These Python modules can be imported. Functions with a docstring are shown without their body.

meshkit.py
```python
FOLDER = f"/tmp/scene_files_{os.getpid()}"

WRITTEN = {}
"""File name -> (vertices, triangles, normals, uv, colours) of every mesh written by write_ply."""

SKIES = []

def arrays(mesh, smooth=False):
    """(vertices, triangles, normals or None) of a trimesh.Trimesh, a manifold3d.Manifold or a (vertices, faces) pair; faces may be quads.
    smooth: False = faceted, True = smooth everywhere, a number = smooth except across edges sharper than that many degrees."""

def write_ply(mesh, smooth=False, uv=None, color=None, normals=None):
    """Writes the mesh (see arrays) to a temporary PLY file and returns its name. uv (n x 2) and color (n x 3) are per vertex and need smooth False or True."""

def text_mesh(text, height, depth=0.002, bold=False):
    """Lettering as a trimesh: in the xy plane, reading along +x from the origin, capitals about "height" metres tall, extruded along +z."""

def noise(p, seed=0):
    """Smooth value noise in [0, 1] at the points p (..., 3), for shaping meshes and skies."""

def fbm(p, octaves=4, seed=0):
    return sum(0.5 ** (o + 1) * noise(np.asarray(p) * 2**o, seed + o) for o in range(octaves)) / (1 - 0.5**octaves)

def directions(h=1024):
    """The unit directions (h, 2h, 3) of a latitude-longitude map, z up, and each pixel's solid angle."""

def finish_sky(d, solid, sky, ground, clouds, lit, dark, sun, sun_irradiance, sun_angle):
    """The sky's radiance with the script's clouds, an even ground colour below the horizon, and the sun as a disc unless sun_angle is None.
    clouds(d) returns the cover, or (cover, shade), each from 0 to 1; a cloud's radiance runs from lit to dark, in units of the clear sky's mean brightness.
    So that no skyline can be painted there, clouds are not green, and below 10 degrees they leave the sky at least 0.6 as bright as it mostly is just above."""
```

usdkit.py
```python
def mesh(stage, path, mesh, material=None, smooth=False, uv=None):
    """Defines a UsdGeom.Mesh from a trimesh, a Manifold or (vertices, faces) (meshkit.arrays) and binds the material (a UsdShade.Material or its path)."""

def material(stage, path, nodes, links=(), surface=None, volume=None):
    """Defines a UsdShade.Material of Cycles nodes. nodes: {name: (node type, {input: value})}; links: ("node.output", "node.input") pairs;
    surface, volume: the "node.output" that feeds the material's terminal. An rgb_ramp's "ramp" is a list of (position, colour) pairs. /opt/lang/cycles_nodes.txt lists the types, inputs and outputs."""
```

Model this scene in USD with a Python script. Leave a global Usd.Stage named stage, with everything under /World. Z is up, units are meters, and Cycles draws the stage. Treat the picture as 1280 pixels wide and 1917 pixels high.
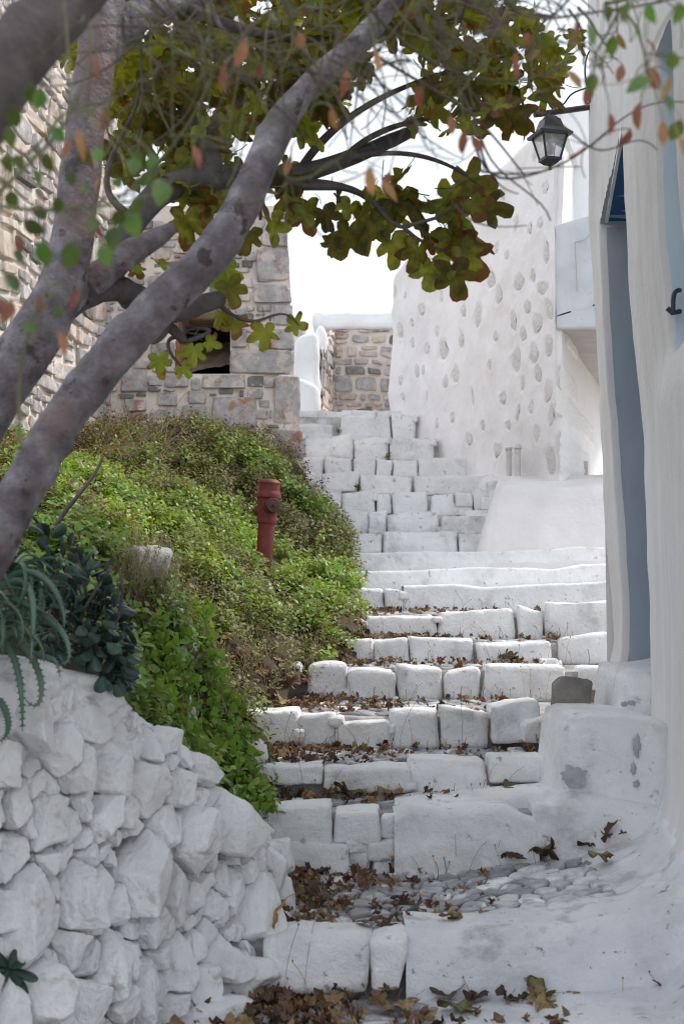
import math, random
import numpy as np, trimesh, shapely, shapely.affinity
from shapely.geometry import Polygon, box as sbox, MultiPoint
from scipy.spatial import Voronoi, ConvexHull
from scipy.interpolate import RBFInterpolator, PchipInterpolator
import meshkit, usdkit
from pxr import Usd, UsdGeom, UsdLux, UsdShade, Gf, Sdf, Vt

stage = Usd.Stage.CreateInMemory()
UsdGeom.SetStageUpAxis(stage, UsdGeom.Tokens.z)
UsdGeom.SetStageMetersPerUnit(stage, 1.0)
UsdGeom.Xform.Define(stage, '/World')
UsdGeom.Scope.Define(stage, '/World/Looks')

# ---------------------------------------------------------------- camera, sky, sun, exposure
EYE = 1.5
PITCH = math.atan(131.5 / 2662.0)
FPX = 2662.0
cam = UsdGeom.Camera.Define(stage, '/World/camera')
cam.CreateHorizontalApertureAttr(24.0)
cam.CreateFocalLengthAttr(FPX / 1280 * 24.0)
cam.CreateFStopAttr(4.2)
cam.CreateFocusDistanceAttr(8.2)
cam.CreateClippingRangeAttr(Gf.Vec2f(0.05, 5000))
cam.AddTranslateOp().Set(Gf.Vec3d(0, 0, EYE))
cam.AddRotateXOp().Set(90 + math.degrees(PITCH))
cam.CreateExposureAttr(1.12)

SUN_EL, SUN_AZ = math.radians(50), math.radians(68)        # azimuth = atan2(x, y) of the direction towards the sun
sun = UsdLux.DistantLight.Define(stage, '/World/sun')
sun.CreateIntensityAttr(0.40)
sun.CreateAngleAttr(14)
sun.CreateNormalizeAttr(True)
sun.CreateColorAttr(Gf.Vec3f(1.0, 0.94, 0.86))
sd = np.array([math.sin(SUN_AZ) * math.cos(SUN_EL), math.cos(SUN_AZ) * math.cos(SUN_EL), math.sin(SUN_EL)])
zq = Gf.Rotation(Gf.Vec3d(0, 0, 1), Gf.Vec3d(*sd))
sun.AddTransformOp().Set(Gf.Matrix4d().SetRotate(zq))
dome = UsdLux.DomeLight.Define(stage, '/World/sky')
dome.CreateIntensityAttr(1.0)
dome.GetPrim().SetCustomDataByKey('kind', 'structure')
skym = usdkit.material(stage, '/World/Looks/overcast_sky', {
    'sky': ('sky_texture', dict(sky_type='single_scattering', sun_disc=False, sun_elevation=SUN_EL, sun_rotation=SUN_AZ, air_density=1.0, aerosol_density=1.5, ozone_density=1.0)),
    'tc': ('texture_coordinate', {}),
    'n': ('noise_texture', dict(scale=1.7, detail=5, roughness=0.55)),
    'r': ('rgb_ramp', dict(ramp=[(0.3, (0.78,) * 3), (0.62, (0.97,) * 3)])),
    'm': ('mix_color', dict(b=(8.1, 8.6, 9.3), use_clamp=False)),
    'b': ('background_shader', dict(strength=0.062))},
    [('tc.generated', 'n.vector'), ('n.fac', 'r.fac'), ('r.color', 'm.fac'), ('sky.color', 'm.a'), ('m.result', 'b.color')], surface='b.background')
UsdShade.MaterialBindingAPI.Apply(dome.GetPrim()).Bind(skym)

# ---------------------------------------------------------------- helpers
def ray(u, v):
    a, b = (u - 640) / FPX, (958.5 - v) / FPX
    y = math.cos(PITCH) - b * math.sin(PITCH)
    z = math.sin(PITCH) + b * math.cos(PITCH)
    return a / y, z / y
def P(u, v, Y):
    """the point at distance Y straight ahead that the photograph shows at pixel (u, v)"""
    dx, dz = ray(u, v)
    return np.array([dx * Y, Y, EYE + dz * Y])

USED = {}
def fresh(parent, name):
    k = (parent, name); n = USED.get(k, -1) + 1; USED[k] = n
    return f'{parent}/{name}' if n == 0 else f'{parent}/{name}_{n:03d}'
class Thing:
    def __init__(self, path, base): self.path, self.base = path, np.asarray(base, float)
def custom(prim, label=None, cat=None, group=None, kind=None):
    for k, x in (('label', label), ('category', cat), ('group', group), ('kind', kind)):
        if x: prim.SetCustomDataByKey(k, x)
def thing(name, label=None, cat=None, base=(0, 0, 0), group=None, kind=None):
    path = fresh('/World', name)
    x = UsdGeom.Xform.Define(stage, path); x.AddTranslateOp().Set(Gf.Vec3d(*map(float, base)))
    custom(x.GetPrim(), label, cat, group, kind)
    return Thing(path, base)
def part(parent, name, mesh, mat, smooth=True, label=None, kind=None, primvars=None):
    v, f = arr(mesh)
    path = fresh(parent.path, name)
    m = usdkit.mesh(stage, path, (v - parent.base, f), M[mat], smooth=smooth)
    custom(m.GetPrim(), label, None, None, kind)
    for k, val in (primvars or {}).items():
        UsdGeom.PrimvarsAPI(m).CreatePrimvar(k, Sdf.ValueTypeNames.FloatArray, 'vertex').Set(Vt.FloatArray.FromNumpy(np.asarray(val, np.float32)))
    return Thing(path, parent.base)
def solo(name, mesh, mat, label=None, cat=None, group=None, kind=None, smooth=True, primvars=None, base=None):
    v, f = arr(mesh)
    b = np.array([(v[:, 0].min() + v[:, 0].max()) / 2, (v[:, 1].min() + v[:, 1].max()) / 2, v[:, 2].min()]) if base is None else np.asarray(base, float)
    path = fresh('/World', name)
    m = usdkit.mesh(stage, path, (v - b, f), M[mat], smooth=smooth)
    m.AddTranslateOp().Set(Gf.Vec3d(*map(float, b)))
    custom(m.GetPrim(), label, cat, group, kind)
    for k, val in (primvars or {}).items():
        UsdGeom.PrimvarsAPI(m).CreatePrimvar(k, Sdf.ValueTypeNames.FloatArray, 'vertex').Set(Vt.FloatArray.FromNumpy(np.asarray(val, np.float32)))
    return path
def arr(m):
    if hasattr(m, 'vertices'): return np.asarray(m.vertices, float), np.asarray(m.faces, int)
    v, f = np.asarray(m[0], float), np.asarray(m[1], int)
    if f.shape[1] == 4: f = np.vstack([f[:, [0, 1, 2]], f[:, [0, 2, 3]]])
    return v, f
def compact(m):
    v, f = arr(m); u_, inv = np.unique(f, return_inverse=True); return v[u_], inv.reshape(f.shape)
def join(ms):
    vs, fs, n = [], [], 0
    for m in ms:
        v, f = arr(m); vs.append(v); fs.append(f + n); n += len(v)
    return np.vstack(vs), np.vstack(fs)
def grid(nu, nv):
    i, j = np.meshgrid(np.arange(nu - 1), np.arange(nv - 1), indexing='ij')
    a = (i * nv + j).ravel(); b = ((i + 1) * nv + j).ravel()
    return np.stack([a, b, b + 1, a + 1], 1)
def laplace(v, f, it=3, lam=0.5):
    e = np.vstack([f[:, [0, 1]], f[:, [1, 2]], f[:, [2, 0]]]); e = np.vstack([e, e[:, ::-1]])
    cnt = np.bincount(e[:, 0], minlength=len(v))[:, None]
    for _ in range(it):
        s = np.stack([np.bincount(e[:, 0], v[e[:, 1], k], minlength=len(v)) for k in range(3)], 1)
        v = v + lam * (s / np.maximum(cnt, 1) - v)
    return v
def vnorm(v, f):
    n = np.zeros_like(v); fn = np.cross(v[f[:, 1]] - v[f[:, 0]], v[f[:, 2]] - v[f[:, 0]])
    for k in range(3): np.add.at(n, f[:, k], fn)
    return n / np.maximum(np.linalg.norm(n, axis=1, keepdims=True), 1e-12)
def rough(v, f, amp, freq, seed=0, octaves=3):
    return v + vnorm(v, f) * ((meshkit.fbm(v * freq + seed * 7.31, octaves, seed) - 0.5) * 2 * amp)[:, None]
def block(x0, x1, y0, y1, z0, z1, r=0.02, n=8, amp=0.012, freq=7, seed=0, taper=0.0, skew=0.0, fine=0.003):
    """a roughly cut, rounded stone block"""
    rng = np.random.default_rng(seed)
    s = np.array([x1 - x0, y1 - y0, z1 - z0])
    seg = np.clip((s / max(s.min(), 0.03) * n / 2.0).astype(int), n // 2, 44)
    vs, fs, k = [], [], 0
    for ax in range(3):
        a, b = [i for i in range(3) if i != ax]
        for sg in (-1, 1):
            ga, gb = np.linspace(-1, 1, seg[a] + 1), np.linspace(-1, 1, seg[b] + 1)
            A, B = np.meshgrid(ga, gb, indexing='ij')
            v = np.zeros((A.size, 3)); v[:, a] = A.ravel(); v[:, b] = B.ravel(); v[:, ax] = sg
            q = grid(len(ga), len(gb))
            flip = (sg > 0) == (ax == 1)
            vs.append(v); fs.append((q[:, ::-1] if flip else q) + k); k += len(v)
    v, q = np.vstack(vs), np.vstack(fs)
    m = trimesh.Trimesh(v, np.vstack([q[:, [0, 1, 2]], q[:, [0, 2, 3]]]), process=True)
    v, f = np.array(m.vertices), np.array(m.faces)
    h = s / 2; r = min(r, h.min() * 0.95)
    p = v * h; c = np.clip(p, -(h - r), h - r); d = p - c
    L = np.linalg.norm(d, axis=1, keepdims=True)
    p = c + np.where(L > 1e-9, d / np.maximum(L, 1e-9) * np.minimum(L, r), 0)
    t = p[:, 2] / max(h[2], 1e-6)
    p[:, 0] *= 1 - taper * t
    xs_ = p[:, 0] / h[0]; p[:, 0] += skew * t * h[2]
    cr = rng.normal(0, 1, 8); en = rng.uniform(-.10, .10, 2) * (h[0] < .6)
    p[:, 0] += t * h[2] * np.where(xs_ > 0, en[0], en[1]) * np.abs(xs_)
    p[:, 2] += 0.10 * h[2] * (cr[0] * p[:, 0] / h[0] + 0.6 * cr[1] * (p[:, 0] / h[0]) ** 2) * (t > -0.5)
    p[:, 1] += 0.06 * min(h[1], 0.12) * (cr[2] * p[:, 0] / h[0] + cr[3] * t)
    p = p + np.array([(x0 + x1) / 2, (y0 + y1) / 2, (z0 + z1) / 2])
    p = rough(p, f, amp, freq, seed, 5)
    if fine: p = rough(p, f, fine * 1.6, freq * 5, seed + 3, 3)
    return p, f
def hullmesh(pts):
    h = ConvexHull(pts); f = h.simplices.copy(); c = pts.mean(0)
    nrm = np.cross(pts[f[:, 1]] - pts[f[:, 0]], pts[f[:, 2]] - pts[f[:, 0]])
    flip = ((pts[f].mean(1) - c) * nrm).sum(1) < 0
    f[flip] = f[flip][:, ::-1]
    used = np.unique(f); re = np.full(len(pts), -1); re[used] = np.arange(len(used))
    return pts[used], re[f]
def stone(poly, h, back, seed, sub=2, smooth=2, amp=0.006, freq=14, inset=0.2, ring=9, flat=False):
    """a rough stone grown from a convex outline in (a, b); third coordinate outward"""
    rng = np.random.default_rng(seed)
    ex = poly.simplify(math.sqrt(poly.area) * .06).exterior; L = ex.length
    co = np.array(ex.coords)[:-1]
    extra = np.array([ex.interpolate(L * (i + rng.uniform(-.3, .3)) / ring).coords[0] for i in range(ring)])
    c = co.mean(0) * .5 + extra.mean(0) * .5; r = np.sqrt(poly.area)
    pts = np.vstack([c + (co - c) * rng.uniform(.90, 1.0, (len(co), 1)), extra]); n = len(pts)
    tilt = rng.normal(0, 0.07 if flat else 0.24, 2)
    P3 = [np.column_stack([c + (pts - c) * 0.9, np.full(n, -back)])]
    for sc, d, jit in ((1.0, h * .1, .15), (1.0 if flat else .98, h * .55, .25), (1 - inset, h * .95, .16)):
        q = c + (pts - c) * sc * (1 + rng.uniform(-.06, .02, (n, 1)))
        P3.append(np.column_stack([q, d * (1 + rng.uniform(-jit, jit, n)) + ((q - c) @ tilt) * d / h]))
    q = c + rng.uniform(-.35, .35, (2, 2)) * r; P3.append(np.column_stack([q, h * rng.uniform(1.0, 1.06 if flat else 1.25, 2) + ((q - c) @ tilt)]))
    v, f = hullmesh(np.vstack(P3))
    for _ in range(sub): v, f = trimesh.remesh.subdivide(v, f)
    v = laplace(v, f, smooth)
    return rough(v, f, amp, freq, seed, 3), f
def angular(poly, h, back, seed, sub=3, smooth=2, amp=0.006, freq=22):
    """a sharp-edged rubble stone: the cell as its foot, a shifted and tilted smaller face in front, a few corners knocked off"""
    rng = np.random.default_rng(seed); r = math.sqrt(poly.area); co = np.array(poly.simplify(r * .10).exterior.coords)[:-1]; c = co.mean(0)
    tilt = rng.normal(0, .30, 2); off = rng.normal(0, .13, 2) * r; P3 = [np.column_stack([c + (co - c) * .9, np.full(len(co), -back)]), np.column_stack([c + (co - c) * rng.uniform(.93, 1.03, (len(co), 1)), h * rng.uniform(.0, .45, len(co))])]
    q = c + off + (co - c) * rng.uniform(.55, .93, (len(co), 1)); P3.append(np.column_stack([q, h * rng.uniform(.85, 1.05, len(co)) + np.clip((q - c) @ tilt, -.5 * h, .6 * h)]))
    v, f = hullmesh(np.vstack(P3))
    for _ in range(sub): v, f = trimesh.remesh.subdivide(v, f)
    v = laplace(v, f, smooth); return rough(v, f, amp, freq, seed, 4), f
def courses(region, hs, ws, rng, jit=0.22):
    """irregular masonry: rows of unequal height broken into unequal, crooked quads"""
    x0, y0, x1, y1 = region.bounds; out = []; y = y0
    wob = lambda x, y: (meshkit.fbm(np.array([[x / ws[1] * .8, y / hs[1] * .7, 3.3]]), 2, 8)[0] - .5) * hs[1] * .9
    while y < y1:
        h = rng.uniform(*hs); x = x0 - rng.uniform(0, ws[1])
        while x < x1:
            w = rng.uniform(*ws) * (1.0 if h > .6 * hs[1] else .8); n = 2 if h > .75 * hs[1] and rng.random() < .35 else 1
            for k in range(n):
                ya, yb = y + h * k / n, y + h * (k + 1) / n; j = lambda s: rng.uniform(-jit, jit) * s
                q = [(x + j(w) * .4, ya + wob(x, ya) + j(h) * .5), (x + w * .5, ya + wob(x + w * .5, ya) + j(h) * .4), (x + w + j(w) * .4, ya + wob(x + w, ya) + j(h) * .5), (x + w + j(w) * .3, yb + wob(x + w, yb) + j(h) * .5), (x + w * .5, yb + wob(x + w * .5, yb) + j(h) * .4), (x + j(w) * .3, yb + wob(x, yb) + j(h) * .5)]
                p = MultiPoint(q).convex_hull.intersection(region)
                if p.geom_type == 'Polygon' and not p.is_empty: out.append(p)
            x += w
        y += h
    return out
def cells(region, seeds, sx=1.0):
    """Voronoi cells of the seeds inside a shapely region (a stretched by sx)"""
    s = np.asarray(seeds) * [1 / sx, 1]
    x0, y0, x1, y1 = region.bounds
    far = np.array([[x0 / sx - 50, y0], [x1 / sx + 50, y0], [x0 / sx, y0 - 50], [x0 / sx, y1 + 50]])
    vor = Voronoi(np.vstack([s, far])); out = []
    for i in range(len(s)):
        reg = vor.regions[vor.point_region[i]]
        if -1 in reg or len(reg) < 3: continue
        p = Polygon(vor.vertices[reg] * [sx, 1]).intersection(region)
        if not p.is_empty and p.geom_type == 'Polygon' and p.area > 1e-5: out.append(p)
    return out
def packed(region, sizes, tries, rng):
    """big ones first, then ever smaller ones in the gaps"""
    x0, y0, x1, y1 = region.bounds; pts, rad = np.zeros((0, 2)), np.zeros(0)
    for r, n in zip(sizes, tries):
        for p in np.column_stack([rng.uniform(x0, x1, n), rng.uniform(y0, y1, n)]):
            q = r * rng.uniform(.85, 1.15)
            if len(pts) and (np.hypot(*((pts - p).T)) < (rad + q) / 2).any(): continue
            pts = np.vstack([pts, p]); rad = np.append(rad, q)
    keep = shapely.contains_xy(region.buffer(.05), pts[:, 0], pts[:, 1]); return pts[keep], rad[keep]
def power_cells(region, pts, rad):
    """cells of unequal size: each pair is parted in proportion to the two radii"""
    out = []
    for i in range(len(pts)):
        d = np.hypot(*(pts - pts[i]).T); nb = np.nonzero((d < (rad + rad[i]) * 1.3 + .05) & (d > 0))[0]; p = sbox(*(pts[i] - rad[i] * 1.1), *(pts[i] + rad[i] * 1.1)).intersection(region)
        for j in nb:
            e = (pts[j] - pts[i]) / d[j]; t = d[j] * rad[i] / (rad[i] + rad[j]); m = pts[i] + e * t; n = np.array([-e[1], e[0]])
            p = p.intersection(Polygon([m + n * 9, m - n * 9, m - n * 9 - e * 9, m + n * 9 - e * 9]))
            if p.is_empty: break
        if p.geom_type == 'Polygon' and not p.is_empty: out.append(p)
    return out
def scatter(region, dist_fn, rng, tries=6000):
    """dart throwing with a varying spacing"""
    x0, y0, x1, y1 = region.bounds; pts, rad = np.zeros((0, 2)), np.zeros(0)
    cand = np.column_stack([rng.uniform(x0, x1, tries), rng.uniform(y0, y1, tries)])
    for p in cand:
        r = dist_fn(p, rng)
        if len(pts) and (np.hypot(*((pts - p).T)) < (rad + r) / 2).any(): continue
        pts = np.vstack([pts, p]); rad = np.append(rad, r)
    keep = [i for i in range(len(pts)) if region.buffer(0.05).contains(shapely.Point(pts[i]))]
    return pts[keep]
def tube(pts, rad, sides=8, cap=True, noise=0.0, seed=0, nfreq=8):
    p = np.asarray(pts, float); rad = np.broadcast_to(np.asarray(rad, float), (len(p),))
    t = np.gradient(p, axis=0); t /= np.linalg.norm(t, axis=1, keepdims=True) + 1e-12
    a = np.zeros_like(t); ref = np.array([0.3, -0.8, 0.55]) 
    a0 = np.cross(t[0], ref); a0 /= np.linalg.norm(a0); a[0] = a0
    for i in range(1, len(p)):
        x = a[i - 1] - t[i] * (a[i - 1] @ t[i]); a[i] = x / (np.linalg.norm(x) + 1e-12)
    b = np.cross(t, a); th = np.arange(sides) * 2 * np.pi / sides
    v = (p[:, None] + rad[:, None, None] * (np.cos(th)[None, :, None] * a[:, None] + np.sin(th)[None, :, None] * b[:, None])).reshape(-1, 3)
    n = len(p); i, j = np.meshgrid(np.arange(n - 1), np.arange(sides), indexing='ij')
    q = np.stack([i * sides + j, i * sides + (j + 1) % sides, (i + 1) * sides + (j + 1) % sides, (i + 1) * sides + j], -1).reshape(-1, 4)
    f = np.vstack([q[:, [0, 1, 2]], q[:, [0, 2, 3]]])
    if cap:
        v = np.vstack([v, p[0], p[-1]]); k = len(v)
        f = np.vstack([f, [[k - 2, (j + 1) % sides, j] for j in range(sides)], [[k - 1, (n - 1) * sides + j, (n - 1) * sides + (j + 1) % sides] for j in range(sides)]])
    if noise: v = rough(v, f, noise, nfreq, seed, 3)
    return v, f
def spline(pts, n, *extra):
    p = np.asarray(pts, float); d = np.r_[0, np.cumsum(np.linalg.norm(np.diff(p, axis=0), axis=1))]; t = np.linspace(0, d[-1], n)
    from scipy.interpolate import CubicSpline
    out = CubicSpline(d, p)(t)
    return (out, *[np.interp(t, d, e) for e in extra]) if extra else out
def bx(x0, x1, y0, y1, z0, z1):
    m = trimesh.creation.box([x1 - x0, y1 - y0, z1 - z0]); m.apply_translation([(x0 + x1) / 2, (y0 + y1) / 2, (z0 + z1) / 2]); return np.array(m.vertices), np.array(m.faces)
def lathe(prof, sections=28):
    m = trimesh.creation.revolve(np.array(prof, float), sections=sections); return np.array(m.vertices), np.array(m.faces)
def xf(m, R=None, t=(0, 0, 0)):
    v, f = arr(m)
    if R is not None: v = v @ np.asarray(R).T
    return v + np.asarray(t), f
def frame(d, up):
    """columns: side, d, normal"""
    d = np.asarray(d, float); d = d / np.linalg.norm(d); s = np.cross(d, up); L = np.linalg.norm(s)
    s = np.cross(d, [1, 0.2, 0.1]) if L < 1e-6 else s
    s = s / np.linalg.norm(s); return np.column_stack([s, d, np.cross(s, d)])
def rotz(a): c, s = math.cos(a), math.sin(a); return np.array([[c, -s, 0], [s, c, 0], [0, 0, 1]])

# ---------------------------------------------------------------- materials
M = {}
def mat(name, stops, scale=6.0, rough=0.85, bump=((40, 0.3, 0.01),), stretch=(1, 1, 1), detail=5, vary=0.0, spots=None, spec=0.3, obj=False, layer=None, extra=None, emboss=None):
    """stops: colour ramp over noise; spots: (scale, lo, hi, colour) threshold patches; layer: a second patch layer; vary: per-object value change"""
    n = {'g': ('texture_coordinate', {}) if obj else ('geometry', {}), 'mp': ('mapping', dict(scale=stretch)),
         'n': ('noise_texture', dict(scale=scale, detail=detail, roughness=0.6)), 'r': ('rgb_ramp', dict(ramp=stops)),
         'p': ('principled_bsdf', dict(roughness=rough, specular_ior_level=spec))}
    src = 'g.object' if obj else 'g.position'
    l = [(src, 'mp.vector'), ('mp.vector', 'n.vector'), ('n.fac', 'r.fac')]
    col = 'r.color'
    for i, sp in enumerate([s for s in (spots, layer) if s]):
        n[f's{i}'] = ('noise_texture', dict(scale=sp[0], detail=6, roughness=0.62)); n[f'sr{i}'] = ('map_range', dict(range_type='smoothstep', from_min=sp[1], from_max=sp[2], clamp=True)); n[f'sm{i}'] = ('mix_color', dict(b=sp[3]))
        n[f'so{i}'] = ('vector_math', dict(math_type='add', vector2=(13.7 * (i + 1), 5.1, 9.3)))
        l += [(src, f'so{i}.vector1'), (f'so{i}.vector', f's{i}.vector'), (f's{i}.fac', f'sr{i}.value'), (f'sr{i}.result', f'sm{i}.fac'), (col, f'sm{i}.a')]; col = f'sm{i}.result'
    if vary:
        n |= {'oi': ('object_info', {}), 'vr': ('map_range', dict(to_min=1 - vary, to_max=1 + vary)), 'hv': ('hsv', {})}
        l += [('oi.random', 'vr.value'), ('vr.result', 'hv.value'), (col, 'hv.color')]; col = 'hv.color'
    l.append((col, 'p.base_color')); prev = None
    for i, (sc, st, di) in enumerate(bump):
        n[f'bn{i}'] = ('noise_texture', dict(scale=sc, detail=6, roughness=0.65)); n[f'b{i}'] = ('bump', dict(strength=st, distance=di))
        l += [(src, f'bn{i}.vector'), (f'bn{i}.fac', f'b{i}.height')]
        if prev: l.append((prev, f'b{i}.normal'))
        prev = f'b{i}.normal'
    if prev: l.append((prev, 'p.normal'))
    M[name] = usdkit.material(stage, f'/World/Looks/{name}', n, l, surface='p.BSDF')
def leafmat(name, c1, c2, trans=0.35, rough=0.5, rim=None, vary=0.3, scale=25, hue=0.03, tcol=None):
    """leaf: colour by object random and noise, a browned rim from the primvar rim, some light let through"""
    n = {'tc': ('geometry', {}), 'n': ('noise_texture', dict(scale=scale, detail=3)), 'r': ('rgb_ramp', dict(ramp=[(0.3, c1), (0.7, c2)])),
         'oi': ('object_info', {}), 'rp': ('geometry', {}), 'ad': ('math', dict(math_type='add')), 'fr': ('math', dict(math_type='fraction')), 'vr': ('map_range', dict(to_min=1 - vary, to_max=1 + vary)), 'hr': ('map_range', dict(to_min=0.5 - hue, to_max=0.5 + hue)), 'hv': ('hsv', {}),
         'p': ('principled_bsdf', dict(roughness=rough, specular_ior_level=0.35)), 't': ('translucent_bsdf', {}), 'mx': ('mix_closure', dict(fac=trans)),
         'bn': ('noise_texture', dict(scale=scale * 4, detail=3)), 'b': ('bump', dict(strength=0.3, distance=0.004))}
    l = [('tc.position', 'n.vector'), ('n.fac', 'r.fac'), ('oi.random', 'ad.value1'), ('rp.random_per_island', 'ad.value2'), ('ad.value', 'fr.value1'), ('fr.value', 'vr.value'), ('fr.value', 'hr.value'), ('vr.result', 'hv.value'), ('hr.result', 'hv.hue'), ('r.color', 'hv.color'),
         ('tc.position', 'bn.vector'), ('bn.fac', 'b.height'), ('b.normal', 'p.normal'), ('p.BSDF', 'mx.closure1'), ('t.BSDF', 'mx.closure2')]
    col = 'hv.color'
    if rim:
        n |= {'at': ('attribute', dict(attribute='rim')), 'n2': ('noise_texture', dict(scale=30, detail=4)), 'ma': ('math', dict(math_type='multiply_add', value2=0.9)), 'mr': ('map_range', dict(range_type='smoothstep', from_min=1.12, from_max=1.3, clamp=True)), 'mm': ('mix_color', dict(b=rim))}
        l += [('tc.position', 'n2.vector'), ('n2.fac', 'ma.value1'), ('at.fac', 'ma.value3'), ('ma.value', 'mr.value'), ('mr.result', 'mm.fac'), (col, 'mm.a')]; col = 'mm.result'
    n['tm'] = ('mix_color', dict(blend_type='multiply', fac=1.0, b=tcol or (1.5, 1.6, 0.5), use_clamp=False))
    l += [(col, 'p.base_color'), (col, 'tm.a'), ('tm.result', 't.color')]
    M[name] = usdkit.material(stage, f'/World/Looks/{name}', n, l, surface='mx.closure')

WH = [(0.25, (0.60, 0.59, 0.59)), (0.5, (0.76, 0.755, 0.76)), (0.8, (0.83, 0.83, 0.835))]
mat('whitewash', WH, 5, 0.7, ((14, 0.5, 0.04), (60, 0.55, 0.012), (220, 0.35, 0.003)), vary=0.04, spots=(2.2, 0.60, 0.80, (0.50, 0.485, 0.47)), layer=(11, 0.58, 0.74, (0.47, 0.435, 0.41)))
mat('whitewash_step', [(0.25, (0.64, 0.635, 0.64)), (0.5, (0.77, 0.77, 0.775)), (0.8, (0.83, 0.83, 0.84))], 4, 0.6, ((9, 0.5, 0.05), (48, 0.55, 0.012), (200, 0.35, 0.003)), vary=0.03, spots=(3.5, 0.52, 0.75, (0.50, 0.49, 0.49)), layer=(16, 0.60, 0.72, (0.40, 0.36, 0.33)))
mat('whitewash_worn', [(0.25, (0.50, 0.51, 0.54)), (0.5, (0.68, 0.69, 0.72)), (0.8, (0.78, 0.79, 0.81))], 3, 0.45, ((9, 0.4, 0.05), (45, 0.4, 0.012), (200, 0.25, 0.002)), spots=(5, 0.55, 0.70, (0.42, 0.42, 0.44)), layer=(18, 0.62, 0.68, (0.25, 0.22, 0.21)), spec=0.5)
mat('wall_lime', [(0.3, (0.70, 0.67, 0.67)), (0.6, (0.76, 0.735, 0.735)), (0.85, (0.80, 0.78, 0.78))], 3, 0.85, ((6, 0.25, 0.06), (30, 0.3, 0.015), (160, 0.2, 0.003)), stretch=(1, 1, 0.7))
mat('wall_bright', [(0.3, (0.78, 0.78, 0.78)), (0.7, (0.84, 0.84, 0.84))], 3, 0.8, ((8, 0.2, 0.05), (50, 0.3, 0.008), (200, 0.2, 0.002)))
mat('wall_streaked', [(0.3, (0.61, 0.585, 0.58)), (0.5, (0.66, 0.637, 0.632)), (0.7, (0.705, 0.685, 0.68))], 3.2, 0.85, ((5, 0.2, 0.05), (40, 0.3, 0.008), (150, 0.2, 0.002)), stretch=(2.0, 2.0, 0.25), layer=(1.2, 0.6, 0.85, (0.62, 0.56, 0.50)))
mat('jamb_blue', [(0.3, (0.31, 0.345, 0.395)), (0.7, (0.38, 0.415, 0.465))], 4, 0.75, ((40, 0.2, 0.006),), stretch=(1, 1, 0.4))
mat('pale_blue', [(0.3, (0.50, 0.60, 0.68)), (0.7, (0.58, 0.67, 0.74))], 4, 0.7, ((40, 0.2, 0.006),), stretch=(1, 1, 0.4))
mat('blue_paint', [(0.3, (0.012, 0.09, 0.24)), (0.7, (0.018, 0.12, 0.30))], 8, 0.5, ((60, 0.2, 0.003),), stretch=(6, 1, 1))
mat('grey_render', [(0.3, (0.50, 0.52, 0.55)), (0.7, (0.60, 0.62, 0.65))], 5, 0.8, ((30, 0.3, 0.008), (150, 0.2, 0.002)), layer=(24, 0.66, 0.72, (0.36, 0.36, 0.37)))
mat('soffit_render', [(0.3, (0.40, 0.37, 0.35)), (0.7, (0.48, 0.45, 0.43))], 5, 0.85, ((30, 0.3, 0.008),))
mat('exposed_stone', [(0.3, (0.48, 0.455, 0.44)), (0.5, (0.60, 0.575, 0.56)), (0.75, (0.71, 0.69, 0.68))], 40, 0.9, ((60, 0.45, 0.012), (180, 0.4, 0.003)), vary=0.05)
mat('quoin_stone', [(0.3, (0.74, 0.73, 0.72)), (0.7, (0.84, 0.835, 0.83))], 30, 0.85, ((45, 0.5, 0.012), (180, 0.4, 0.003)))
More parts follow.
